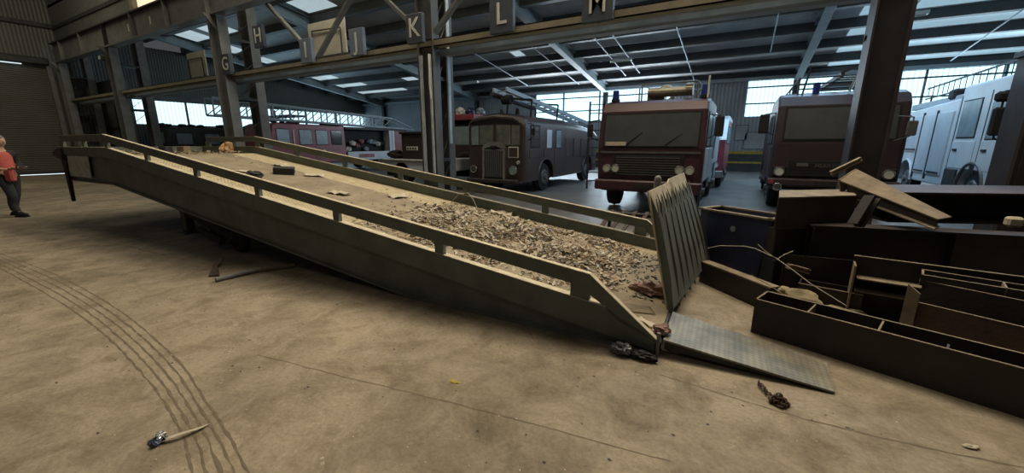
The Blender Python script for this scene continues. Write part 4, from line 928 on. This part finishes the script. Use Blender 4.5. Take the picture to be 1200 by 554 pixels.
# 4 large dark web girder
a, rz, L_ = frame_dir((.70,5.15),(5.2,6.1))
T = thing('deep_girder', 'very dark deep girder standing on edge behind the rusty troughs', 'steel girder', (a.x,a.y,0), rz)
MB().box(0,L_,.1,.12,0,.74).build('web','rust',T); MB().box(0,L_,-.0,.24,.74,.76).build('top_flange','rust',T); MB().box(0,L_,0,.24,0,.02).build('bottom_flange','rust',T)
for x in (.02,1.2,2.4): MB().box(x,x+.015,0,.1,.02,.74).build('stiffener','rust',T)
# 5 top broad girder to the right
a, rz, L_ = frame_dir((1.45,5.75),(5.4,7.5))
T = thing('broad_girder', 'broad dusty brown girder running right in front of the white engine', 'steel girder', (a.x,a.y,.76), rz)
MB().box(0,L_,.0,.9,.31,.33).build('top_flange','rustred',T); MB().box(0,L_,.42,.44,.02,.31).build('web','rust',T); MB().box(0,L_,0,.9,0,.02).build('bottom_flange','rust',T)
T['label'] = 'broad dusty brown girder running right in front of the white engine'
t = thing('steel_trestle','dark trestle holding up the broad girder at right','trestle',(3.6,7.05,0),.4)
for x in (-.3,.3): MB().bar((x,-.2,0),(x,-.2,.74),.08).build('leg','rust',t); MB().bar((x,.3,0),(x,.3,.74),.08).build('leg','rust',t)
MB().box(-.36,.36,-.26,.36,.68,.755).build('top_bar','rust',t)
# 6 left flange girder
a, rz, L_ = frame_dir((.36,4.55),(1.2,5.12))
T = thing('flanged_girder', 'girder with wide tan top flange in front of the dusty truck', 'steel girder', (.36,4.93,.72))
MB().quad([(0,0,.33),(.05,.75,.33),(.80,1.35,.33),(.74,.62,.33)],.014).build('top_flange','dusty',T); MB().quad([(0.0,.02,0),(.74,.64,0),(.74,.64,.323),(0.0,.02,.323)],.014).build('near_web','rust',T); MB().quad([(.05,.73,0),(.80,1.33,0),(.80,1.33,.323),(.05,.73,.323)],.014).build('far_web','rust',T); MB().quad([(0,0,.0),(.05,.75,.0),(.80,1.35,.0),(.74,.62,.0)],.014).build('bottom_flange','rust',T)
t = thing('girder_stack','dark lower girder stack beneath the tan flanged girder','steel girder',(.42,5.05,0),.7)
MB().box(0,.85,.0,.5,.0,.36,.01).build('lower_section','black',t); MB().box(0,.85,.04,.5,.36,.71,.01).build('upper_section','rust',t)
# 7 tilted I beam with end plate
def ibeam(name, label, a, b_, w, dep, m1, m2, m3, roll=0):
    a = Vector(a); b_ = Vector(b_); d = b_-a; L_ = d.length
    o = bpy.data.objects.new(name, None); C.objects.link(o); tag(o, label, 'steel girder'); o.location = a
    o.rotation_mode = 'QUATERNION'; o.rotation_quaternion = d.to_track_quat('X','Z') @ Matrix.Rotation(roll,3,'X').to_quaternion()
    MB().box(0,L_,-w/2,w/2,dep/2-.014,dep/2).build('top_flange',m1,o); MB().box(0,L_,-w/2,w/2,-dep/2,-dep/2+.014).build('bottom_flange',m2,o); MB().box(0,L_,-.007,.007,-dep/2+.014,dep/2-.014).build('web',m3,o)
    return o
T = thing('tilted_beam', 'tan topped tapering steel beam tilted over the pile towards the dusty truck', 'steel girder', (.99,5.9,.87))
MB().quad([(0,0,.31),(.18,.25,.43),(.80,-.55,.04),(.66,-.70,.03)],.014).build('top_flange','dusty',T)
MB().quad([(.06,.03,.30),(.68,-.66,.03),(.68,-.66,-.06),(.10,-.02,.14)],.012).build('web','rust',T)
MB().quad([(.10,-.04,.14),(.20,.10,.16),(.72,-.60,-.05),(.64,-.74,-.06)],.012).build('bottom_flange','dusty',T)
MB().quad([(-.01,.0,.32),(.17,.25,.44),(.19,.24,.28),(.03,.0,.16)],.012).build('end_plate','dusty',T)
T = ibeam('short_beam_offcut','short rusty beam offcut hanging down beneath the tilted beam',(1.16,5.22,1.08),(1.05,5.12,.80),.13,.08,'rust','rust','rustred',.3)
T = ibeam('angle_iron','thin pale angle iron poking up left of the tilted beam',(.93,6.1,1.25),(1.2,6.2,1.42),.05,.05,'dusty','dusty','dusty')
o = MB().box(-.06,.06,-.05,.05,-.05,.05,.02).build('white_fitting','paper'); o.location=(2.47,6.02,.82); tag(o,'small cream fitting on the dark deep girder at the right edge','fitting')
# 8 blue skip and floor channel
T = thing('blue_skip', 'dark blue steel bin with dusty rim beside the upright lip', 'bin', (-.40,5.62,0), -.56)
s_ = MB(); s_.prism([(.05,.0),(.78,.0),(.88,.78),(.0,.78)],'Y',0,.02); s_.prism([(.05,.0),(.78,.0),(.88,.78),(.0,.78)],'Y',.38,.40); s_.quad([(.05,0,0),(.05,.4,0),(.0,.4,.78),(.0,0,.78)],.02); s_.quad([(.78,0,0),(.78,.4,0),(.88,.4,.78),(.88,0,.78)],.02); s_.box(.05,.78,0,.4,0,.02); s_.build('shell','bluebin',T)
c = MB(); c.box(-.02,.90,-.03,.02,.775,.795); c.box(-.02,.90,.38,.42,.775,.795); c.box(-.03,.03,-.03,.42,.775,.795); c.box(.84,.91,-.03,.42,.775,.795); c.build('rim','dusty',T)
MB().box(.0,.86,.02,.38,.68,.74).build('contents','rust',T)
MB().cyl((.45,-.006,.6),(.45,.0,.6),.035,seg=14).build('faded_mark','steel_blue',T)
a, rz, L_ = frame_dir((-.30,5.0),(.36,4.36))
T = thing('floor_channel', 'dark steel channel with dusty top edge on the floor before the bin', 'steel girder', (a.x,a.y,0), rz)
MB().box(0,L_,0,.014,0,.24).build('near_web','rust',T); MB().box(0,L_,0,.12,.24,.254).build('top_flange','dusty',T); MB().box(0,L_,0,.3,0,.014).build('bottom_flange','rust',T)
for i,(x,y,rz_,w_,h_,l_,lab) in enumerate(((.62,4.75,-.2,.2,.22,.5,'small dark box section behind the tan rag'),(.5,5.0,.1,.3,.45,.8,'dark block section at the back of the pile'))):
    T = thing('box_section', lab, 'steel section', (x,y,0), rz_); MB().box(0,l_,0,.012,0,h_).build('near_web','rust',T); MB().box(0,l_,w_,w_+.012,0,h_).build('far_web','rust',T); MB().box(0,l_,0,w_,0,.012).build('base','rust',T); MB().box(0,.012,0,w_,.012,h_).build('end_plate','rust',T)
    if i==0: MB().box(0,l_,-.003,.014,h_,h_+.005).build('worn_lit_edge','dusty',T)
# angle with tan edge seen between
T = ibeam('bent_angle','short tan edged angle iron in front of the deep girder',(.50,4.62,.42),(.68,4.75,.36),.06,.05,'dusty','dusty','dusty')
# rag, wires
o = MB().blob((0,0,.09),.13,1.4,.75,.65,.5,seed=31,fr=1.7); o.blob((-.17,.05,.13),.05,1.3,1,.9,.3,seed=3); o = o.build('tan_rag','rag',smooth=True); o.location=(.66,4.62,.0); o.rotation_euler=(0,0,-.4); tag(o,'crumpled tan rag on the floor behind the front box girder','cloth')
o = MB().blob((0,0,.03),.10,1.8,.8,.5,.6,seed=35).build('dusty_rag','rag'); o.location=(.98,4.62,0); tag(o,'flatter dusty rag right of the tan one','cloth')
import_pts = [[(-.24,4.9,.44),(-.12,4.88,.49),(.01,4.85,.51),(.12,4.83,.525),(.21,4.8,.52),(.39,4.6,.49),(.52,4.47,.43),(.66,4.35,.35),(.91,4.2,.24)], [(.22,4.6,.61),(.29,4.6,.55),(.40,4.6,.48),(.45,4.65,.52),(.53,4.7,.56)], [(.19,4.4,.34),(.34,4.4,.27),(.45,4.38,.21),(.53,4.4,.17)]]
for p,lab in zip(import_pts,('long loose pale wire looping across the steel pile','short kinked wire crossing the long wire on the pile','low loose wire reaching to the tan rag')):
    tag(MB().tube(p,.0045,5).build('loose_wire','wirepale'),lab,'wire')

# ------------------------------------------------------------------ things on the floor
T = thing('metal_tube','grey metal tube on the floor beneath the ramp','tube',(0,0,0)); MB().cyl((-5.26,2.13,.03),(-5.22,2.62,.03),.028).build('pipe','steel_grey',T); 
T2 = MB().bar((-5.24,2.52,.025),(-5.02,2.95,.03),.05,.03).build('wooden_batten','dusty'); tag(T2,'pale wooden batten end to end with the grey tube','batten')
o = MB().quad([(-5.95,2.40,.012),(-5.55,2.18,.012),(-5.45,2.26,.02),(-5.85,2.42,.03)],.008); o.quad([(-5.95,2.40,.012),(-6.1,2.55,.07),(-6.02,2.58,.07),(-5.85,2.42,.03)],.008); tag(o.build('bent_metal_strip','rustred'),'bent rusty strip left of the grey tube','scrap metal')
b = MB()
for k in range(10):
    f = k/10; b.torus((.26+.07*f+random.uniform(-.006,.006),2.92-.15*f,.016),.016,.005,'Z' if k%2 else 'X',10,5)
ch_ = b
for k in range(46):
    a_ = random.uniform(0,2*PI); r_ = random.uniform(0,.05); b.torus((.36+r_*math.cos(a_),2.745+r_*math.sin(a_)*.8,.014+max(0,.05-r_)*random.random()),.016,.005,random.choice('XYZ'),10,5)
tag(b.build('steel_chain','rustred'),'rusty chain heaped on the floor beside the flat lip','chain')
T = thing('crisp_packet','torn blue and white plastic wrapper on the floor at lower left','wrapper',(-2.62,.66,0),0)
b = MB(); n=7; g=[[b.bm.verts.new(((i/(n-1)-.5)*.085,(j/(n-1)-.5)*.07,.006+abs(.05*noise.noise(Vector((i*.9,j*.9,3)))))) for j in range(n)] for i in range(n)]
for i in range(n-1):
    for j in range(n-1): b.bm.faces.new((g[i][j],g[i+1][j],g[i+1][j+1],g[i][j+1]))
b.build('blue_face','navy',T)
b = MB(); g=[]
path=[(.02,-.015,.006),(.05,.03,.02),(.08,.09,.024),(.09,.15,.012),(.085,.20,.004)]
for k,(x,y,z) in enumerate(path): w_=(.012,.02,.018,.014,.004)[k]; g.append((b.bm.verts.new((x-w_,y,z)),b.bm.verts.new((x+w_,y+.01,z+.004))))
for p,q in zip(g,g[1:]): b.bm.faces.new((p[0],p[1],q[1],q[0]))
o = b.build('foil_strip','paper',T); o.modifiers.new('s','SOLIDIFY').thickness=.002
b = MB().blob((-.03,.02,.02),.022,1.2,1,.7,.8,seed=8); b.build('silver_end','chrome',T)
o = MB().blob((0,0,.05),.075,1.1,.7,.6,.5,seed=14,sub=4,fr=2.4).build('plastic_bag','plastic'); o.location=(-.66,2.86,0); tag(o,'dark grey plastic bag scrunched against the ramp foot','bag')
o = MB().blob((0,0,.03),.06,1.7,.7,.5,.6,seed=16,sub=4,fr=2.4).build('black_bag_scrap','black'); o.location=(-.50,2.87,0); tag(o,'black shiny scrap right of the scrunched grey bag','rubbish')
o = MB().blob((0,0,.008),.03,1.2,.5,.3,.6,seed=17).build('crushed_wrapper','paper'); o.location=(1.24,2.82,0); o.rotation_euler=(0,0,.3); tag(o,'small crushed pale wrapper on the floor at lower right','wrapper')
o = MB().blob((0,0,.004),.022,1.5,.8,.2,.9,seed=18).build('yellow_leaf','yellow'); o.location=(-1.56,1.92,0); tag(o,'small yellow leaf alone on the open floor','leaf')
b = MB(); rnd = random.Random(3)
for i in range(420):
    x = rnd.uniform(-9,1.6); y = rnd.uniform(.5,2.9); s = rnd.uniform(.002,.007)*(1 if rnd.random()<.93 else 2)
    if abs(x)<.3 and y<.6: continue
    p = [b.bm.verts.new((x+s*math.cos(k*1.6+i)*rnd.uniform(.6,1.5), y+s*math.sin(k*1.6+i), .0015+.003*(k==0))) for k in range(4)]; b.bm.faces.new(p)
tag(b.build('floor_crumbs','paper',kind='stuff'),'tiny pale crumbs scattered over the concrete floor','litter')
b = MB()
for i in range(300):
    x = rnd.uniform(-9,1.6); y = rnd.uniform(.5,3); s = rnd.uniform(.003,.010)
    p = [b.bm.verts.new((x+s*math.cos(k*1.6+i)*rnd.uniform(.6,1.8), y+s*math.sin(k*1.6+i), .0015+.003*(k==0))) for k in range(4)]; b.bm.faces.new(p)
tag(b.build('floor_grit','rust',kind='stuff'),'dark grit flecks scattered over the concrete floor','litter')

# ------------------------------------------------------------------ the person
def skin(name, verts, edges, radii, m, parent, sub=2, root=0):
    me = bpy.data.meshes.new(name); me.from_pydata(verts, edges, []); o = bpy.data.objects.new(name, me); C.objects.link(o); o.parent = parent
    md = o.modifiers.new('Skin','SKIN'); md.use_smooth_shade = True
    for i, r in enumerate(radii):
        me.skin_vertices[0].data[i].radius = r if isinstance(r, tuple) else (r, r)
        me.skin_vertices[0].data[i].use_root = (i == root)
    s = o.modifiers.new('Sub','SUBSURF'); s.levels = sub; s.render_levels = sub
    bpy.context.view_layer.update(); dg = bpy.context.evaluated_depsgraph_get()
    new = bpy.data.meshes.new_from_object(o.evaluated_get(dg)); o.modifiers.clear(); o.data = new; new.materials.clear(); new.materials.append(M[m])
    for p in new.polygons: p.use_smooth = True
    return o
# local frame: person faces +x (towards picture right), y = away from camera
P_ = thing('person', 'person in red vest and dark jeans at the left edge holding a phone', 'person', (-14.12, 2.15, 0), math.radians(28))
BV = [(0,0,.93),(-.01,0,1.08),(-.02,0,1.25),(-.01,0,1.38),(.0,0,1.46),(.02,0,1.53),(.03,0,1.60),(.035,0,1.68)]
BE = [(i,i+1) for i in range(7)]; BR = [(.15,.12),(.14,.11),(.155,.115),(.15,.10),(.06,.06),(.052,.052),(.08,.085),(.075,.08)]
def limb(start, pts, rad):
    i0 = start
    for p, r in zip(pts, rad): BV.append(p); BR.append((r,r)); BE.append((i0, len(BV)-1)); i0 = len(BV)-1
    return i0
limb(0, [(0,-.10,.86),(.16,-.12,.50),(.10,-.12,.28),(.19,-.12,.10)], [.09,.068,.058,.042])        # near leg forward
limb(0, [(0,.10,.86),(-.06,.11,.50),(-.16,.11,.28),(-.24,.11,.10)], [.09,.068,.058,.042])
h1 = limb(3, [(-.0,-.19,1.38),(-.04,-.25,1.10),(.18,-.17,1.05),(.24,-.13,1.06)], [.055,.042,.034,.026])
h2 = limb(3, [(-.0,.19,1.38),(-.04,.25,1.10),(.18,.12,1.06),(.24,.08,1.07)], [.055,.042,.034,.026])
body = skin('body', BV, BE, BR, 'skin', P_)
for s, y in ((1,-.13),(-1,.08)):
    hv = [(.235,y,1.06),(.30,y+.01*s,1.07)]; he = [(0,1)]; hr = [(.026,.02),(.036,.018)]
    for k in range(4):
        yy = y+(-.027+.018*k); ln = (.07,.08,.076,.06)[k]; b0 = len(hv)
        hv += [(.335,yy,1.075),(.335+ln*.55,yy,1.085),(.335+ln*.8,yy,1.10-.0*k)]; he += [(1,b0),(b0,b0+1),(b0+1,b0+2)]; hr += [(.010,.010),(.009,.009),(.008,.008)]
    b0 = len(hv); hv += [(.27,y+.035*s,1.085),(.31,y+.045*s,1.10)]; he += [(0,b0),(b0,b0+1)]; hr += [(.012,.012),(.010,.010)]
    skin('hand', hv, he, hr, 'skin', P_, 1)
# face
fc = MB(); fc.blob((.045,0,1.645),.1,.98,.80,1.22,.03,sub=3); fc.cyl((.125,0,1.66),(.155,0,1.625),.012,.018,8); fc.blob((.03,-.082,1.64),.022,.6,.4,1.3,0,sub=2); fc.blob((.03,.082,1.64),.022,.6,.4,1.3,0,sub=2); fc.build('head','skin',P_,True)
e = MB(); e.blob((.128,-.03,1.665),.010,1,1,1,0,sub=1); e.blob((.128,.03,1.665),.010,1,1,1,0,sub=1); e.box(.128,.138,-.022,.022,1.588,1.594); e.build('facial_features','hair',P_)
MB().blob((.022,0,1.69),.108,1.0,.92,.95,.12,sub=3,seed=3).build('hair','hair',P_,True)
# jeans, jacket, vest
JV = [(0,0,.98),(0,-.10,.86),(.16,-.12,.50),(.10,-.12,.28),(.175,-.12,.09),(0,.10,.86),(-.06,.11,.50),(-.16,.11,.28),(-.225,.11,.09)]
skin('jeans', JV, [(0,1),(1,2),(2,3),(3,4),(0,5),(5,6),(6,7),(7,8)], [(.165,.14),(.115,.11),(.088,.085),(.078,.075),(.068,.066),(.115,.11),(.088,.085),(.078,.075),(.068,.066)], 'jeans', P_)
KV = [(0,0,.96),(-.01,0,1.1),(-.02,0,1.27),(-.01,0,1.40),(.0,0,1.47),(-.0,-.20,1.385),(-.045,-.27,1.10),(.16,-.18,1.05),(-.0,.20,1.385),(-.045,.27,1.10),(.16,.13,1.055)]
skin('jacket', KV, [(0,1),(1,2),(2,3),(3,4),(3,5),(5,6),(6,7),(3,8),(8,9),(9,10)], [(.175,.13),(.165,.125),(.175,.13),(.165,.115),(.08,.08),(.075,.075),(.06,.06),(.045,.045),(.075,.075),(.06,.06),(.045,.045)], 'jacket', P_)
VV = [(0,0,1.0),(-.01,0,1.1),(-.02,0,1.27),(-.01,0,1.395),(.0,0,1.45)]
vs = skin('vest', VV, [(0,1),(1,2),(2,3),(3,4)], [(.19,.15),(.182,.145),(.192,.148),(.175,.13),(.09,.09)], 'vest', P_)
b = MB(); b.prism([(-.13,1.47),(-.02,1.49),(.0,1.12),(-.06,1.12)],'Y',-.215,-.175,.01); b.build('reflective_panel','vestpale',P_)
for y,x in ((-.12,.2),(.11,-.21)):
    s_ = MB(); s_.blob((x+.05,y,.05),.1,1.5,.52,.5,.05,sub=3); s_.box(x-.09,x+.19,y-.045,y+.045,0,.03,.01); s_.build('shoe','black',P_)
t = tag(MB().box(-.006,.006,-.04,.04,-.075,.075,.004).build('mobile_phone','black'),'dark phone in the hands of the person at left','phone'); t.location = (-14.12+.40*math.cos(.489)+.02, 2.15+.40*math.sin(.489)-.02, 1.14); t.rotation_euler=(0,-.4,.489)
t = tag(MB().box(-.07,.11,-.09,.02,-.14,.12,.03).build('red_pouch','vest'),'bright red pouch hanging at the front of the person','bag'); t.location=(-14.12+.25*math.cos(.489)+.0, 2.15+.25*math.sin(.489)-.09, .93); t.rotation_euler=(0,0,.489)

# ------------------------------------------------------------------ lights
def area(name, loc, tgt, sx, sy, e, col):
    l = bpy.data.lights.new(name, 'AREA'); l.shape='RECTANGLE'; l.size=sx; l.size_y=sy; l.energy=e; l.color=col
    o = bpy.data.objects.new(name, l); C.objects.link(o); o.location=loc
    o.rotation_euler=(Vector(tgt)-Vector(loc)).to_track_quat('-Z','Y').to_euler(); return o
WARM=(1,.88,.69)
area('clerestory_light_a', (-.5,7.45,8.2), (-.5,1.5,0), 7, 2.6, 1180, WARM)
area('roof_light_a', (-.5,5.6,10.4), (-.5,4.2,0), 7, 2.5, 260, WARM)
area('roof_light_b', (-10,4.6,10.4), (-10,4.2,0), 9, 2.5, 230, (1,.94,.78))
area('clerestory_light_b', (-9,7.45,8.2), (-9,1.5,0), 7, 2.6, 520, (1,.91,.70))
area('roof_light_c', (-24,3.5,10.6), (-26,3.5,2), 8, 2, 300, (1,.92,.68))
area('front_fill_light', (-2,-3,10.6), (-2,1,0), 10, 4, 95, (1,.88,.74))  # added soft fill from the front, not a light in the roof
BL=(.50,.78,1)
area('window_light_a', (-9,YB-.2,4.0), (-9,14,1.2), 9, 1.8, 300, BL)
area('window_light_up', (-9,YB-.6,3.6), (-8,17,7.2), 10, 1.2, 560, (.86,.93,1))
area('window_light_up2', (7,YB-.6,3.6), (5,17,7.2), 12, 1.2, 220, (.72,.87,1))
area('aisle_fill_light', (.1,13.5,6.4), (-.9,13.5,0), .8, 6, 330, (.42,.70,1))  # added lamp brightening the aisle floor and truck side, no roof sheet above
area('window_light_b', (6,YB-.2,4.0), (3,12,.8), 12, 1.8, 420, BL)
area('window_light_l', (XL+.3,17,3.5), (-22,16,1.5), 13, 1.4, 260, BL)
area('roof_light_e', (3.2,16.5,5.9), (4.3,15.5,0), 1.6, 7, 420, (.42,.70,1))
w = bpy.data.worlds.new('w'); bpy.context.scene.world = w; w.use_nodes = True
w.node_tree.nodes['Background'].inputs[0].default_value = (.70,.73,.76,1); w.node_tree.nodes['Background'].inputs[1].default_value = .085

# ------------------------------------------------------------------ camera
cam = bpy.data.cameras.new('cam'); co = bpy.data.objects.new('camera', cam); C.objects.link(co)
cam.sensor_fit='HORIZONTAL'; cam.sensor_width=36; cam.lens=36*466/1200; cam.clip_end=200
co.location=(0,0,1.6)
pitch = math.atan(109/466)
co.rotation_euler=(PI/2-pitch, 0, math.radians(29.8))
S = bpy.context.scene; S.camera = co
S.view_settings.view_transform='Standard'; S.view_settings.look='None'; S.view_settings.exposure=0; S.view_settings.gamma=1; S.view_settings.use_curve_mapping=False
